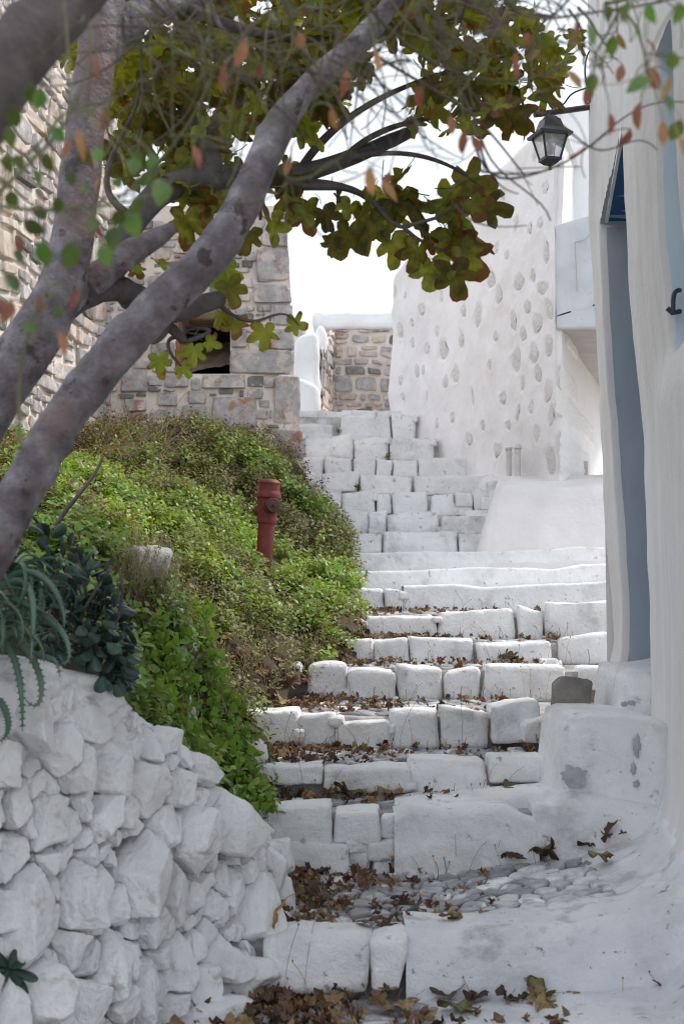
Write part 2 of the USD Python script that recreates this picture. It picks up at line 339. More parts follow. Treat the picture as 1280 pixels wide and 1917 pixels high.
rust = (0.38, 0.21, 0.14)
ST = [(0.25, (0.25, 0.235, 0.24)), (0.5, (0.42, 0.395, 0.395)), (0.75, (0.57, 0.54, 0.525))]
mat('tower_stone', ST, 9, 0.9, ((12, 0.5, 0.04), (60, 0.5, 0.01), (250, 0.3, 0.002)), vary=0.16, spots=(7, 0.60, 0.72, rust), layer=(6, 0.50, 0.60, (0.62, 0.55, 0.50)))
mat('tower_stone_rusty', ST, 9, 0.9, ((12, 0.5, 0.04), (60, 0.5, 0.01), (250, 0.3, 0.002)), vary=0.12, spots=(6, 0.53, 0.66, rust), layer=(6, 0.54, 0.64, (0.62, 0.54, 0.48)))
mat('tower_stone_dark', [(0.3, (0.13, 0.125, 0.12)), (0.7, (0.27, 0.26, 0.25))], 12, 0.9, ((14, 0.5, 0.03), (80, 0.5, 0.008)), vary=0.2, layer=(9, 0.58, 0.66, (0.48, 0.44, 0.40)))
mat('tower_stone_tan', [(0.3, (0.46, 0.38, 0.32)), (0.7, (0.64, 0.56, 0.50))], 10, 0.9, ((14, 0.5, 0.03), (80, 0.5, 0.008)), vary=0.15, layer=(6, 0.55, 0.65, (0.40, 0.23, 0.14)))
mat('tower_mortar', [(0.3, (0.66, 0.57, 0.50)), (0.7, (0.78, 0.71, 0.66))], 5, 0.95, ((10, 0.5, 0.04), (70, 0.5, 0.01), (250, 0.3, 0.003)), layer=(3, 0.58, 0.75, (0.50, 0.36, 0.28)))
mat('wall_joint', [(0.3, (0.07, 0.055, 0.045)), (0.55, (0.20, 0.18, 0.165)), (0.8, (0.48, 0.46, 0.45))], 7, 0.9, ((20, 0.5, 0.03), (100, 0.4, 0.006)))
mat('upper_joint', [(0.3, (0.28, 0.26, 0.24)), (0.5, (0.52, 0.50, 0.49)), (0.75, (0.72, 0.71, 0.71))], 6, 0.9, ((25, 0.6, 0.03), (120, 0.5, 0.006)))
mat('joint_dirt', [(0.3, (0.10, 0.075, 0.06)), (0.55, (0.22, 0.19, 0.17)), (0.8, (0.48, 0.46, 0.45))], 6, 0.9, ((25, 0.6, 0.03), (120, 0.5, 0.006)))
mat('tread_bed', [(0.3, (0.22, 0.185, 0.165)), (0.5, (0.38, 0.355, 0.345)), (0.72, (0.60, 0.595, 0.60))], 5, 0.8, ((25, 0.7, 0.03), (120, 0.6, 0.008)))
mat('cobble', [(0.3, (0.15, 0.15, 0.165)), (0.55, (0.27, 0.27, 0.285)), (0.8, (0.48, 0.48, 0.49))], 16, 0.40, ((30, 0.3, 0.012), (140, 0.3, 0.003)), vary=0.35, spec=0.55, layer=(7, 0.50, 0.62, (0.62, 0.62, 0.63)))
mat('cobble_painted', [(0.3, (0.30, 0.30, 0.32)), (0.5, (0.50, 0.50, 0.52)), (0.75, (0.68, 0.68, 0.70))], 14, 0.38, ((30, 0.4, 0.012), (140, 0.3, 0.003)), vary=0.25, spec=0.55)
mat('grey_slab', [(0.3, (0.15, 0.14, 0.13)), (0.6, (0.24, 0.22, 0.20)), (0.8, (0.34, 0.31, 0.28))], 8, 0.9, ((20, 0.5, 0.02), (120, 0.4, 0.004)), layer=(6, 0.58, 0.66, (0.09, 0.085, 0.085)))
mat('flaked_patch', [(0.3, (0.33, 0.33, 0.35)), (0.7, (0.48, 0.48, 0.50))], 25, 0.9, ((60, 0.6, 0.01),))
mat('pale_rock', [(0.3, (0.42, 0.38, 0.35)), (0.55, (0.58, 0.55, 0.52)), (0.8, (0.72, 0.70, 0.68))], 7, 0.9, ((14, 0.6, 0.04), (70, 0.6, 0.012)), spots=(5, 0.55, 0.65, (0.42, 0.26, 0.17)))
mat('soil', [(0.3, (0.045, 0.035, 0.022)), (0.7, (0.10, 0.080, 0.050))], 7, 0.95, ((30, 0.6, 0.03), (150, 0.5, 0.006)))
mat('dry_earth', [(0.3, (0.13, 0.10, 0.075)), (0.7, (0.22, 0.17, 0.13))], 9, 0.95, ((30, 0.6, 0.03), (150, 0.5, 0.006)))
mat('hill_ground', [(0.3, (0.14, 0.12, 0.09)), (0.7, (0.26, 0.22, 0.16))], 0.5, 0.95, ((4, 0.5, 0.1),))
mat('bark', [(0.3, (0.060, 0.048, 0.055)), (0.48, (0.12, 0.102, 0.112)), (0.62, (0.20, 0.185, 0.20)), (0.75, (0.34, 0.33, 0.35))], 11, 0.62, ((9, 0.6, 0.05), (40, 0.6, 0.012), (120, 0.4, 0.004)), stretch=(1, 1, 1), spots=(13, 0.58, 0.66, (0.05, 0.034, 0.036)), layer=(4.0, 0.50, 0.68, (0.155, 0.105, 0.105)), spec=0.4)
mat('bark_dark', [(0.3, (0.055, 0.045, 0.045)), (0.7, (0.13, 0.115, 0.115))], 12, 0.85, ((20, 0.5, 0.02), (90, 0.4, 0.006)))
mat('twig_green', [(0.3, (0.060, 0.062, 0.026)), (0.7, (0.12, 0.12, 0.055))], 9, 0.6, (), vary=0.3)
mat('twig_grey', [(0.3, (0.050, 0.038, 0.034)), (0.7, (0.12, 0.098, 0.09))], 9, 0.8, (), vary=0.35)
mat('twig_dry', [(0.3, (0.22, 0.14, 0.08)), (0.7, (0.42, 0.32, 0.21))], 9, 0.85, (), vary=0.35)
mat('old_wood', [(0.3, (0.16, 0.10, 0.065)), (0.7, (0.30, 0.20, 0.135))], 10, 0.85, ((20, 0.5, 0.01),), stretch=(0.4, 4, 6))
mat('rusty_wood', [(0.3, (0.22, 0.075, 0.04)), (0.7, (0.33, 0.13, 0.075))], 12, 0.85, ((30, 0.4, 0.006),), stretch=(4, 4, 0.5))
mat('hydrant_red', [(0.3, (0.095, 0.020, 0.020)), (0.55, (0.155, 0.030, 0.028)), (0.8, (0.20, 0.055, 0.046))], 10, 0.55, ((50, 0.25, 0.003), (200, 0.15, 0.001)), layer=(14, 0.60, 0.68, (0.11, 0.035, 0.03)))
mat('hydrant_dark', [(0.3, (0.055, 0.022, 0.022)), (0.7, (0.095, 0.04, 0.038))], 14, 0.55, ((60, 0.3, 0.003),))
mat('black_iron', [(0.3, (0.02, 0.02, 0.024)), (0.7, (0.045, 0.045, 0.05))], 14, 0.45, ((60, 0.2, 0.002),), spec=0.5)
mat('pvc', [(0.3, (0.52, 0.50, 0.48)), (0.7, (0.62, 0.60, 0.58))], 6, 0.5, ())
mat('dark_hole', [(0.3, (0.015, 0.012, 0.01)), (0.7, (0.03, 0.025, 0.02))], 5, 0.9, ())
mat('yellow_petal', [(0.3, (0.65, 0.33, 0.02)), (0.7, (0.75, 0.45, 0.03))], 20, 0.6, ())
mat('seed_head', [(0.3, (0.60, 0.57, 0.53)), (0.7, (0.75, 0.72, 0.68))], 20, 0.9, ())
leafmat('fig_leaf', (0.055, 0.052, 0.014), (0.165, 0.155, 0.034), 0.55, 0.42, rim=(0.12, 0.05, 0.025), vary=0.6, scale=22, hue=0.03, tcol=(2.3, 2.3, 0.5))
leafmat('fig_leaf_yellow', (0.16, 0.17, 0.02), (0.24, 0.25, 0.03), 0.4, 0.5, rim=(0.20, 0.075, 0.03), vary=0.25, scale=14)
leafmat('dead_leaf', (0.12, 0.070, 0.040), (0.31, 0.195, 0.105), 0.12, 0.75, vary=0.45, scale=30, tcol=(1.3, 1, 0.7))
leafmat('dead_leaf_dark', (0.040, 0.025, 0.018), (0.11, 0.062, 0.038), 0.06, 0.65, vary=0.4, scale=30, tcol=(1.3, 1, 0.7))
leafmat('wilted_leaf', (0.10, 0.105, 0.035), (0.20, 0.18, 0.07), 0.15, 0.6, rim=(0.10, 0.055, 0.03), vary=0.3, scale=25, tcol=(1.3, 1.2, 0.6))
leafmat('orange_leaf', (0.22, 0.10, 0.05), (0.36, 0.19, 0.11), 0.25, 0.6, vary=0.3, scale=25, tcol=(1.2, 1.0, 0.8))
leafmat('round_leaf', (0.045, 0.09, 0.025), (0.115, 0.17, 0.065), 0.3, 0.35, vary=0.5, scale=12)
leafmat('cover_leaf', (0.15, 0.225, 0.035), (0.27, 0.34, 0.07), 0.35, 0.38, vary=0.4, scale=1.3, hue=0.03)
leafmat('cover_leaf_olive', (0.13, 0.14, 0.045), (0.21, 0.20, 0.075), 0.3, 0.5, vary=0.4, scale=2, hue=0.03)
leafmat('vine_leaf', (0.11, 0.20, 0.03), (0.21, 0.32, 0.065), 0.35, 0.35, vary=0.4, scale=3, hue=0.025)
leafmat('aloe_green', (0.065, 0.13, 0.095), (0.14, 0.22, 0.16), 0.08, 0.4, vary=0.25, scale=9, hue=0.01)
leafmat('jade_green', (0.022, 0.05, 0.038), (0.065, 0.105, 0.08), 0.08, 0.32, vary=0.5, scale=9, hue=0.02)
leafmat('sage_leaf', (0.16, 0.175, 0.12), (0.27, 0.28, 0.20), 0.3, 0.7, vary=0.3, scale=9)
leafmat('brown_cover', (0.10, 0.045, 0.03), (0.19, 0.095, 0.06), 0.25, 0.7, vary=0.4, scale=5, tcol=(1.3, 1, 0.7))
M['lantern_glass'] = usdkit.material(stage, '/World/Looks/lantern_glass', {
    'g': ('geometry', {}), 'n': ('noise_texture', dict(scale=22, detail=4)), 'mr': ('map_range', dict(from_min=0.35, from_max=0.75, to_min=0.25, to_max=0.6, clamp=True)),
    'd': ('principled_bsdf', dict(base_color=(0.75, 0.75, 0.74), roughness=0.35)), 'tr': ('transparent_bsdf', dict(color=(0.93, 0.93, 0.93))), 'gl': ('glossy_bsdf', dict(color=(1, 1, 1), roughness=0.08)), 'fr': ('fresnel', dict(IOR=1.45)),
    'm1': ('mix_closure', {}), 'm2': ('mix_closure', {})},
    [('g.position', 'n.vector'), ('n.fac', 'mr.value'), ('mr.result', 'm1.fac'), ('tr.BSDF', 'm1.closure1'), ('d.BSDF', 'm1.closure2'), ('fr.fac', 'm2.fac'), ('m1.closure', 'm2.closure1'), ('gl.BSDF', 'm2.closure2')], surface='m2.closure')

# ---------------------------------------------------------------- stair profile
STEP_Y = [5.22, 6.42, 6.94, 7.84, 9.00, 9.77, 10.24, 11.67, 12.20, 12.70, 13.20, 13.70, 14.20, 14.70, 15.20, 15.70, 16.20]
STEP_V = [1757, 1520, 1440, 1342, 1252, 1200, 1152, 1100, 1065, 1030, 998, 962, 922, 888, 858, 820, 775]
STEP_Z = [P(800, v, y)[2] for v, y in zip(STEP_V, STEP_Y)]
def stair_z(y):
    z = 0.0
    for yy, zz in zip(STEP_Y, STEP_Z):
        if y >= yy: z = zz
    return z
stair_smooth = lambda y: np.interp(y, [0, 5.0] + STEP_Y + [20, 400], [0, 0] + [z - 0.05 for z in STEP_Z] + [STEP_Z[-1] + 0.25, STEP_Z[-1] + 0.3])

# ---------------------------------------------------------------- ground to the horizon
gx = np.r_[-400, -150, -60, -25, -10, np.arange(-6, 8, 1.0), 10, 25, 60, 150, 400]
gy = np.r_[-300, -100, -30, -10, -3, np.arange(0, 20, 0.5), 24, 40, 80, 160, 400]
X, Y = np.meshgrid(gx, gy, indexing='ij')
Z = stair_smooth(Y) - 0.35 - 1.0 * np.clip(X - .2, 0, 1) * np.clip((Y - 11) / 2, 0, 1)
solo('ground', (np.column_stack([X.ravel(), Y.ravel(), Z.ravel()]), grid(len(gx), len(gy))), 'hill_ground', kind='structure', base=(0, 0, 0))

# ---------------------------------------------------------------- stairway
stair = thing('stairway', kind='structure', base=(0.5, 5.2, 0))
rs = np.random.default_rng(5)
# stepped core: joints and backs between the stones
prof = [(2.2, -0.02)]
for y, z in zip(STEP_Y, STEP_Z):
    prof += [(y + 0.09, prof[-1][1]), (y + 0.09, z - 0.022)]
prof += [(18.0, STEP_Z[-1] + 0.12), (22.0, STEP_Z[-1] + 0.2)]
pp = []
for (y0, z0), (y1, z1) in zip(prof[:-1], prof[1:]):
    n = max(2, int(math.hypot(y1 - y0, z1 - z0) / 0.05))
    pp += [(y0 + (y1 - y0) * k / n, z0 + (z1 - z0) * k / n) for k in range(n)]
pp.append(prof[-1]); pp = np.array(pp)
cx = np.arange(-1.3, 2.7, 0.05)
A, B = np.meshgrid(np.arange(len(cx)), np.arange(len(pp)), indexing='ij')
cv = np.column_stack([cx[A.ravel()], pp[B.ravel(), 0], pp[B.ravel(), 1]])
cv += ((meshkit.fbm(cv * 5, 3, 2) - 0.5) * 0.035)[:, None] * np.array([0, 1, 1])
cv[:, 2] += np.clip(cv[:, 0] - 0.95, 0, 0.5) * 0.25 * np.exp(-((cv[:, 1] - 5.9) / 0.7) ** 2)
gq = grid(len(cx), len(pp)); up_ = cv[gq].mean(1)[:, 1] > 11.6
part(stair, 'step_bed', compact((cv, gq[~up_])), 'tread_bed'); part(stair, 'step_bed', compact((cv, gq[up_])), 'upper_joint')

def riser(i, u0, u1, vt, vb, dy=0.0, depth=0.24, r=0.03, amp=0.021, mat_='whitewash_step', name='step_stone', n=14, freq=5.5, down=0.02, taper=0.025):
    y = STEP_Y[i] + dy
    a, b = P(u0, vt, y), P(u1, vb, y)
    seed = int(u0 * 7 + vt * 3 + i)
    rg = np.random.default_rng(seed); gp = rg.uniform(-.006, .002) if y > 13 else rg.uniform(-.006, .003)
    part(stair, name, block(a[0] + gp, b[0] - gp, y + rg.uniform(-.026, .022) * (.4 if y > 13 else 1), y + depth, b[2] - down, a[2], r * .55, n, amp, freq, seed, taper * rg.uniform(-.3, 1.5), rg.uniform(-.03, .03)), mat_)
    if i >= 2 and rg.random() < .38:      # a chip wedged into the joint
        w, hh = rg.uniform(.04, .085), rg.uniform(.03, .08) * (1 if i < 9 else 1.1); cz = rg.choice([b[2] - .01, a[2] - hh - .01]); V_, F_ = block(b[0] - w / 2, b[0] + w / 2, y - rg.uniform(.004, .03), y + .1, cz, cz + hh, .012, 6, .016, 12, seed + 5); part(stair, name, (V_, F_), mat_)
R = riser
# first step
R(0, 492, 692, 1752, 1852, r=0.035); R(0, 697, 756, 1752, 1846, r=0.03)
# second step: two rows of rough stones on the left
for u0, u1, vt, vb, dy in ((478, 620, 1512, 1578, 0), (624, 712, 1520, 1574, .01), (714, 750, 1528, 1566, .02), (506, 548, 1584, 1614, .03), (528, 655, 1580, 1648, -.02), (650, 700, 1572, 1592, .0), (652, 690, 1594, 1622, .03), (690, 738, 1576, 1604, .01), (700, 742, 1606, 1630, .02), (600, 655, 1572, 1590, .05), (470, 505, 1560, 1612, .06)):
    R(1, u0, u1, vt, vb, dy)
R(1, 1002, 1062, 1508, 1582, -.02)
# third to seventh
for u0, u1, vt, vb in ((478, 602, 1436, 1464), (606, 768, 1440, 1476), (766, 908, 1424, 1487), (918, 1020, 1420, 1462)): R(2, u0, u1, vt, vb, 0.02 if u1 > 900 else 0)
for u0, u1, vt, vb in ((452, 560, 1333, 1388), (562, 629, 1338, 1396), (631, 729, 1352, 1407), (730, 822, 1330, 1398), (823, 916, 1328, 1396), (917, 1012, 1316, 1387)): R(3, u0, u1, vt, vb)
R(3, 978, 1036, 1350, 1388, -.12)
for u0, u1, vt, vb in ((522, 566, 1243, 1278), (578, 650, 1242, 1308), (652, 739, 1253, 1314), (743, 829, 1249, 1314), (832, 898, 1253, 1314), (906, 1058, 1246, 1312), (1085, 1135, 1250, 1288)): R(4, u0, u1, vt, vb, r=0.05)
for u0, u1, vt, vb in ((645, 698, 1198, 1234), (700, 764, 1198, 1238), (766, 888, 1195, 1244), (892, 1034, 1205, 1247), (1046, 1150, 1190, 1242)): R(5, u0, u1, vt, vb, r=0.04)
R(5, 1010, 1044, 1232, 1248, -.05)
for u0, u1, vt, vb in ((640, 682, 1160, 1185), (684, 819, 1154, 1197), (821, 962, 1144, 1200), (970, 1018, 1140, 1197), (1020, 1150, 1128, 1194)): R(6, u0, u1, vt, vb, r=0.035)
for u0, u1, vt, vb in ((628, 664, 1106, 1144), (666, 719, 1102, 1145), (720, 755, 1104, 1145)): R(7, u0, u1, vt, vb)
for u0, u1, vt, vb in ((600, 638, 1000, 1032), (640, 714, 998, 1034), (719, 855, 996, 1034), (860, 990, 1003, 1034)): R(10, u0, u1, vt, vb, r=0.02)
R(10, 905, 985, 990, 1006, .06, r=0.012)
for u0, u1, vt, vb in ((570, 604, 955, 990), (606, 639, 955, 992), (642, 690, 955, 997), (690, 722, 958, 998), (724, 822, 959, 999), (826, 938, 966, 996)): R(11, u0, u1, vt, vb, r=0.02)
R(11, 832, 866, 988, 1002, -.02, r=.01); R(11, 868, 912, 994, 1003, -.02, r=.01); R(11, 875, 920, 955, 970, .05, r=.01)
for u0, u1, vt, vb in ((560, 600, 916, 948), (600, 638, 916, 948), (640, 702, 921, 960), (705, 732, 925, 958), (734, 800, 921, 963), (806, 852, 925, 964), (852, 884, 922, 945), (850, 884, 944, 962), (886, 915, 914, 955)): R(12, u0, u1, vt, vb, r=0.025)
R(12, 912, 962, 898, 936, -.05, r=.05, amp=.02); R(12, 900, 940, 930, 952, -.1, r=.03)
for u0, u1, vt, vb in ((560, 602, 884, 916), (604, 670, 884, 917), (674, 770, 890, 924), (776, 914, 891, 924)): R(13, u0, u1, vt, vb, r=0.02)
R(13, 915, 962, 887, 912, -.1, r=.05, amp=.02)
for u0, u1, vt, vb in ((566, 606, 855, 888), (609, 658, 856, 890), (662, 702, 858, 890), (704, 733, 860, 891), (737, 781, 861, 892), (784, 875, 857, 892)): R(14, u0, u1, vt, vb, r=0.025)
for u0, u1, vt, vb in ((572, 660, 817, 858), (663, 726, 819, 860), (729, 812, 820, 862)): R(15, u0, u1, vt, vb, r=0.025)
for u0, u1, vt, vb, dy in ((556, 624, 793, 820, .0), (636, 731, 774, 822, 0), (733, 778, 775, 824, .0), (596, 660, 769, 795, .22), (552, 600, 768, 795, .24), (640, 780, 768, 780, .45)): R(16, u0, u1, vt, vb, dy, r=0.025)
# long plastered steps
def long_step(i, u0, u1, vts, vb, amp=0.016, dy=0.0, depth=0.5, mat_='whitewash_step', r=0.03):
    y = STEP_Y[i] + dy
    a, b = P(u0, vb, y)[0], P(u1, vb, y)[0]; zb = P(u0, vb, y)[2] - 0.03
    n = max(24, int((b - a) / 0.025)); xs = np.linspace(a, b, n)
    us = 640 + xs / y * FPX
    zt = np.array([P(u, np.interp(u, *zip(*vts)), y)[2] for u in us])
    rows = [(0.0, 0), (0.0, .3), (0.0, .55), (0.0, .75)] + [(r - r * math.cos(t), 1.0 - 0) for t in ()]
    V = []
    for t in (0, .2, .4, .55, .7, .82): V.append(np.column_stack([xs, np.full(n, y) + 0.012 * (t - .5), zb + (zt - r - zb) * t]))
    for k in range(6):
        t = k / 5 * math.pi / 2
        V.append(np.column_stack([xs, np.full(n, y) + r - r * math.cos(t), zt - r + r * math.sin(t)]))
    for d in (0.06, 0.12, 0.2, 0.3, 0.4, depth): V.append(np.column_stack([xs, np.full(n, y) + d, zt - 0.012 * (d > 0.3)]))
    V.append(np.column_stack([xs, np.full(n, y) + depth, zt - 0.12]))
    m = len(V); v = np.stack(V, 1).reshape(-1, 3); f = grid(n, m)
    f = np.vstack([f[:, [0, 1, 2]], f[:, [0, 2, 3]]])
    v = rough(v, f, amp, 4.5, i, 3); v = rough(v, f, 0.004, 24, i + 9, 2)
    part(stair, 'plastered_step', (v, f), mat_)
long_step(0, 760, 1330, [(760, 1748), (850, 1752), (960, 1742), (1040, 1738), (1120, 1718), (1180, 1716), (1260, 1690), (1330, 1680)], 1866, 0.022, depth=0.30, mat_='whitewash_worn', r=0.05)
long_step(1, 738, 1010, [(738, 1528), (770, 1512), (830, 1522), (900, 1514), (950, 1512), (985, 1530), (1010, 1540)], 1635, 0.02, dy=-0.02, depth=0.3, r=0.03)
long_step(1, 740, 1060, [(740, 1508), (800, 1500), (900, 1494), (1060, 1480)], 1530, 0.008, dy=0.2, depth=0.25, r=0.02)
long_step(7, 756, 1175, [(756, 1096), (850, 1094), (900, 1100), (980, 1096), (1050, 1092), (1170, 1088)], 1150, 0.014)
long_step(8, 660, 1180, [(660, 1070), (780, 1068), (900, 1062), (1040, 1066), (1100, 1056), (1180, 1056)], 1104, 0.012)
long_step(9, 640, 1190, [(640, 1036), (800, 1032), (900, 1034), (1040, 1028), (1090, 1024), (1190, 1026)], 1070, 0.010)
# whitewashed spill on the right of the lowest treads
def sheet(x0, x1, y0, y1, zf, step=0.04):
    xs, ys = np.arange(x0, x1 + 1e-6, step), np.arange(y0, y1 + 1e-6, step); X, Y = np.meshgrid(xs, ys, indexing='ij')
    v = np.column_stack([X.ravel(), Y.ravel(), zf(X.ravel(), Y.ravel())]); return v, grid(len(xs), len(ys))
def ramp_z(x, y):
    z = STEP_Z[0] - 0.035 + np.clip(x - 0.35, 0, 2) * 0.12 + np.clip(x - 1.0, 0, 1) * 0.25 - 0.06 * np.exp(-((x - 0.3) / 0.30) ** 2)
    return z + (meshkit.fbm(np.column_stack([x * 9, y * 14, 0 * x]), 3, 4) - 0.5) * 0.045
part(stair, 'painted_tread', sheet(0.5, 1.7, 5.4, 6.5, ramp_z, 0.025), 'whitewash_worn')
part(stair, 'painted_tread', sheet(0.22, 1.7, 2.4, 5.26, lambda x, y: 0.004 - 0.06 * np.exp(-((x - 0.22) / 0.08) ** 2) + np.clip(x - 0.6, 0, 2) * 0.07 + (meshkit.fbm(np.column_stack([x * 6, y * 8, 0 * x]), 3, 8) - 0.5) * 0.05, 0.03), 'whitewash_worn')

# cobbles laid in the lowest treads
cob = []
def cobbles(x0, x1, y0, y1, z, sp, seed, lift=0.0):
    rng = np.random.default_rng(seed); reg = sbox(x0, y0, x1, y1)
    pts = scatter(reg, lambda p, r: sp * r.uniform(0.6, 1.35), rng, 2500)
    for k, c in enumerate(cells(reg, pts * [1, 1], 1.0)):
        c = c.buffer(-0.003)
        if c.is_empty or c.geom_type != 'Polygon' or c.area < 0.0006: continue
        h = rng.uniform(0.010, 0.026)
        v, f = stone(c, h, 0.03, seed * 1000 + k, sub=1 if c.centroid.y > 7.2 else 2, smooth=2, amp=0.003, inset=0.16, ring=7, flat=True)
        v[:, 2] += z - (0.022 if c.centroid.x < .45 or z > .3 else .030) + lift + np.clip(v[:, 0] - 0.35, 0, 2) * (0.12 if z < 0.3 else 0)
        cob.append((c.area / c.centroid.y ** 3, v, f))
cobbles(-0.30, 1.08, 5.48, 6.40, STEP_Z[0], 0.085, 11)
cobbles(-0.35, 0.85, 6.66, 6.96, STEP_Z[1], 0.10, 12)
cobbles(-0.45, 1.0, 7.18, 7.86, STEP_Z[2], 0.105, 13)
cobbles(-0.50, 1.1, 8.08, 9.02, STEP_Z[3], 0.13, 14)
cobbles(-0.2, 1.4, 9.24, 9.80, STEP_Z[4], 0.15, 15)
cobbles(0.0, 1.6, 10.0, 10.26, STEP_Z[5], 0.16, 16)
cobbles(0.1, 1.7, 10.5, 11.7, STEP_Z[6], 0.2, 17)
cobbles(-0.5, 0.35, 4.3, 5.2, 0.0, 0.14, 18)
cob.sort(key=lambda c: -c[0])
for q, (_, v, f) in enumerate(cob[:300]): part(stair, 'cobble', (v, f), 'cobble_painted' if v[:, 1].mean() < 6.5 and v[:, 0].mean() > .74 + .12 * math.sin(q * 2.7) else 'cobble')
if len(cob) > 300: part(stair, 'small_cobbles', join([(v, f) for _, v, f in cob[300:]]), 'cobble', kind='stuff')

# ---------------------------------------------------------------- left bank (terrain under the plants)
WB = np.array([(-2.6, 1.8), (-1.87, 2.9), (-1.018, 4.235), (-.57, 4.93), (-.31, 5.38), (-.25, 5.68), (-.33, 6.05), (-.46, 6.4)])      # foot of the whitewashed retaining wall
WT = np.array([1.40, 1.38, 1.31, 1.03, 0.60, 0.46, 0.46, 0.52])
WG = np.array([0, 0, 0, 0, 0, 0.10, 0.18, 0.2])
wd = np.r_[0, np.cumsum(np.linalg.norm(np.diff(WB, axis=0), axis=1))]
def wall_at(a):
    a = np.asarray(a, float); x, y = np.interp(a, wd, WB[:, 0]), np.interp(a, wd, WB[:, 1])
    e = 0.12; t = np.stack([np.interp(a + e, wd, WB[:, 0]) - np.interp(a - e, wd, WB[:, 0]), np.interp(a + e, wd, WB[:, 1]) - np.interp(a - e, wd, WB[:, 1])], -1)
    t /= np.linalg.norm(t, axis=-1, keepdims=True); return x, y, np.stack([t[..., 1], -t[..., 0]], -1)
wtop = lambda a: np.interp(a, np.r_[wd[:2], wd[2], wd[2] + .33, wd[2] + .58, wd[3] + .0, wd[3] + .2, wd[3] + .36, wd[4], wd[5], wd[6], wd[7]], [1.42, 1.40, 1.31, 1.27, 1.20, 1.06, .95, .78, .60, .46, .46, .52])
CP = [P(*t) for t in ((200, 800, 13.6), (60, 790, 13.6), (350, 815, 13.6), (480, 825, 13.6), (560, 862, 13.6), (500, 1080, 10.8), (400, 1000, 10.8), (420, 910, 12.4), (0, 850, 11), (100, 915, 9.5), (150, 985, 8.5), (250, 1060, 7.8), (330, 1150, 7.3),
      (260, 1150, 6.8), (180, 1180, 5.6), (100, 1210, 5.2), (270, 1270, 5.8), (340, 1400, 5.9), (390, 1530, 5.85), (450, 1215, 8.5), (415, 1340, 7.0), (555, 1115, 10.5), (625, 1095, 11.3), (590, 975, 12.5), (566, 890, 13.4), (380, 1240, 7.4), (440, 1120, 9.6))]
EDGE = [(6.4, -.44), (6.94, -.46), (7.84, -.60), (9.0, -.33), (9.77, -.02), (10.24, .06), (11.67, -.06), (12.2, .02), (13.2, -.08), (13.7, -.2), (14.4, -.45), (16, -.6)]
for y, x in EDGE: CP.append(np.array([x, y, stair_z(y + .02) - 0.02])); CP.append(np.array([x + .25, y, stair_z(y + .02) - 0.16]))
for a in np.linspace(0, wd[-1], 14):
    x, y, n = wall_at(a); CP.append(np.array([x - n[0] * .30, y - n[1] * .30, wtop(a) - .04]))
CP += [np.array(p) for p in ((-3, 2, 1.5), (-3, 5, 1.6), (-3, 8, 2.1), (-3.2, 11, 2.7), (-3.2, 13.6, 3.1), (-5, 3, 1.9), (-5, 8, 2.5), (-5, 13, 3.3), (-2, 6, 1.5), (-2.2, 8, 1.95))]
CP = np.array(CP)
rbf = RBFInterpolator(CP[:, :2], CP[:, 2], kernel='thin_plate_spline', smoothing=0.004, neighbors=None)
def bank_lump(x, y): return (meshkit.fbm(np.column_stack([x * 2.3, y * 1.6, 0 * x]), 3, 21) - 0.5) * 0.36 + (meshkit.noise(np.column_stack([x * 6.5, y * 4.5, 0 * x + 3.3]), 4) - .5) * .15
bxs, bys = np.arange(-5, 0.45, 0.06), np.arange(1.6, 14.2, 0.06)
X, Y = np.meshgrid(bxs, bys, indexing='ij'); ZB = rbf(np.column_stack([X.ravel(), Y.ravel()]))
ZB = ZB.reshape(X.shape)
from scipy.interpolate import RegularGridInterpolator
bank_h = RegularGridInterpolator((bxs, bys), ZB, bounds_error=False, fill_value=None)
# keep the bank behind the retaining wall and left of the stairs
wallpoly = Polygon([(-8, 1.0)] + [(-2.6, 1.0)] + [(x - wall_at(d)[2][0] * (.14 + .19 * float(wtop(d))), y - wall_at(d)[2][1] * (.14 + .19 * float(wtop(d)))) for (x, y), d in zip(WB, wd)] + [(x + 0.12, y) for y, x in EDGE] + [(-8, 16)])
shapely.prepare(wallpoly)
fq = grid(len(bxs), len(bys)); cen = np.stack([X.ravel()[fq].mean(1), Y.ravel()[fq].mean(1)], 1)
inside = shapely.contains_xy(wallpoly, cen[:, 0], cen[:, 1])
solo('hillside', compact((np.column_stack([X.ravel(), Y.ravel(), ZB.ravel() + bank_lump(X.ravel(), Y.ravel()) * 0.6]), fq[inside])), 'soil', kind='structure', base=(0, 0, 0))

def bank_hit(u, v):
    ys_ = np.arange(4.6, 14.0, .03); dx, dz = ray(u, v); h = bank_h(np.column_stack([dx * ys_, ys_])); below = np.nonzero(EYE + dz * ys_ < h)[0]
    y = ys_[below[0]] if len(below) else 13.5; return np.array([dx * y, y, EYE + dz * y])

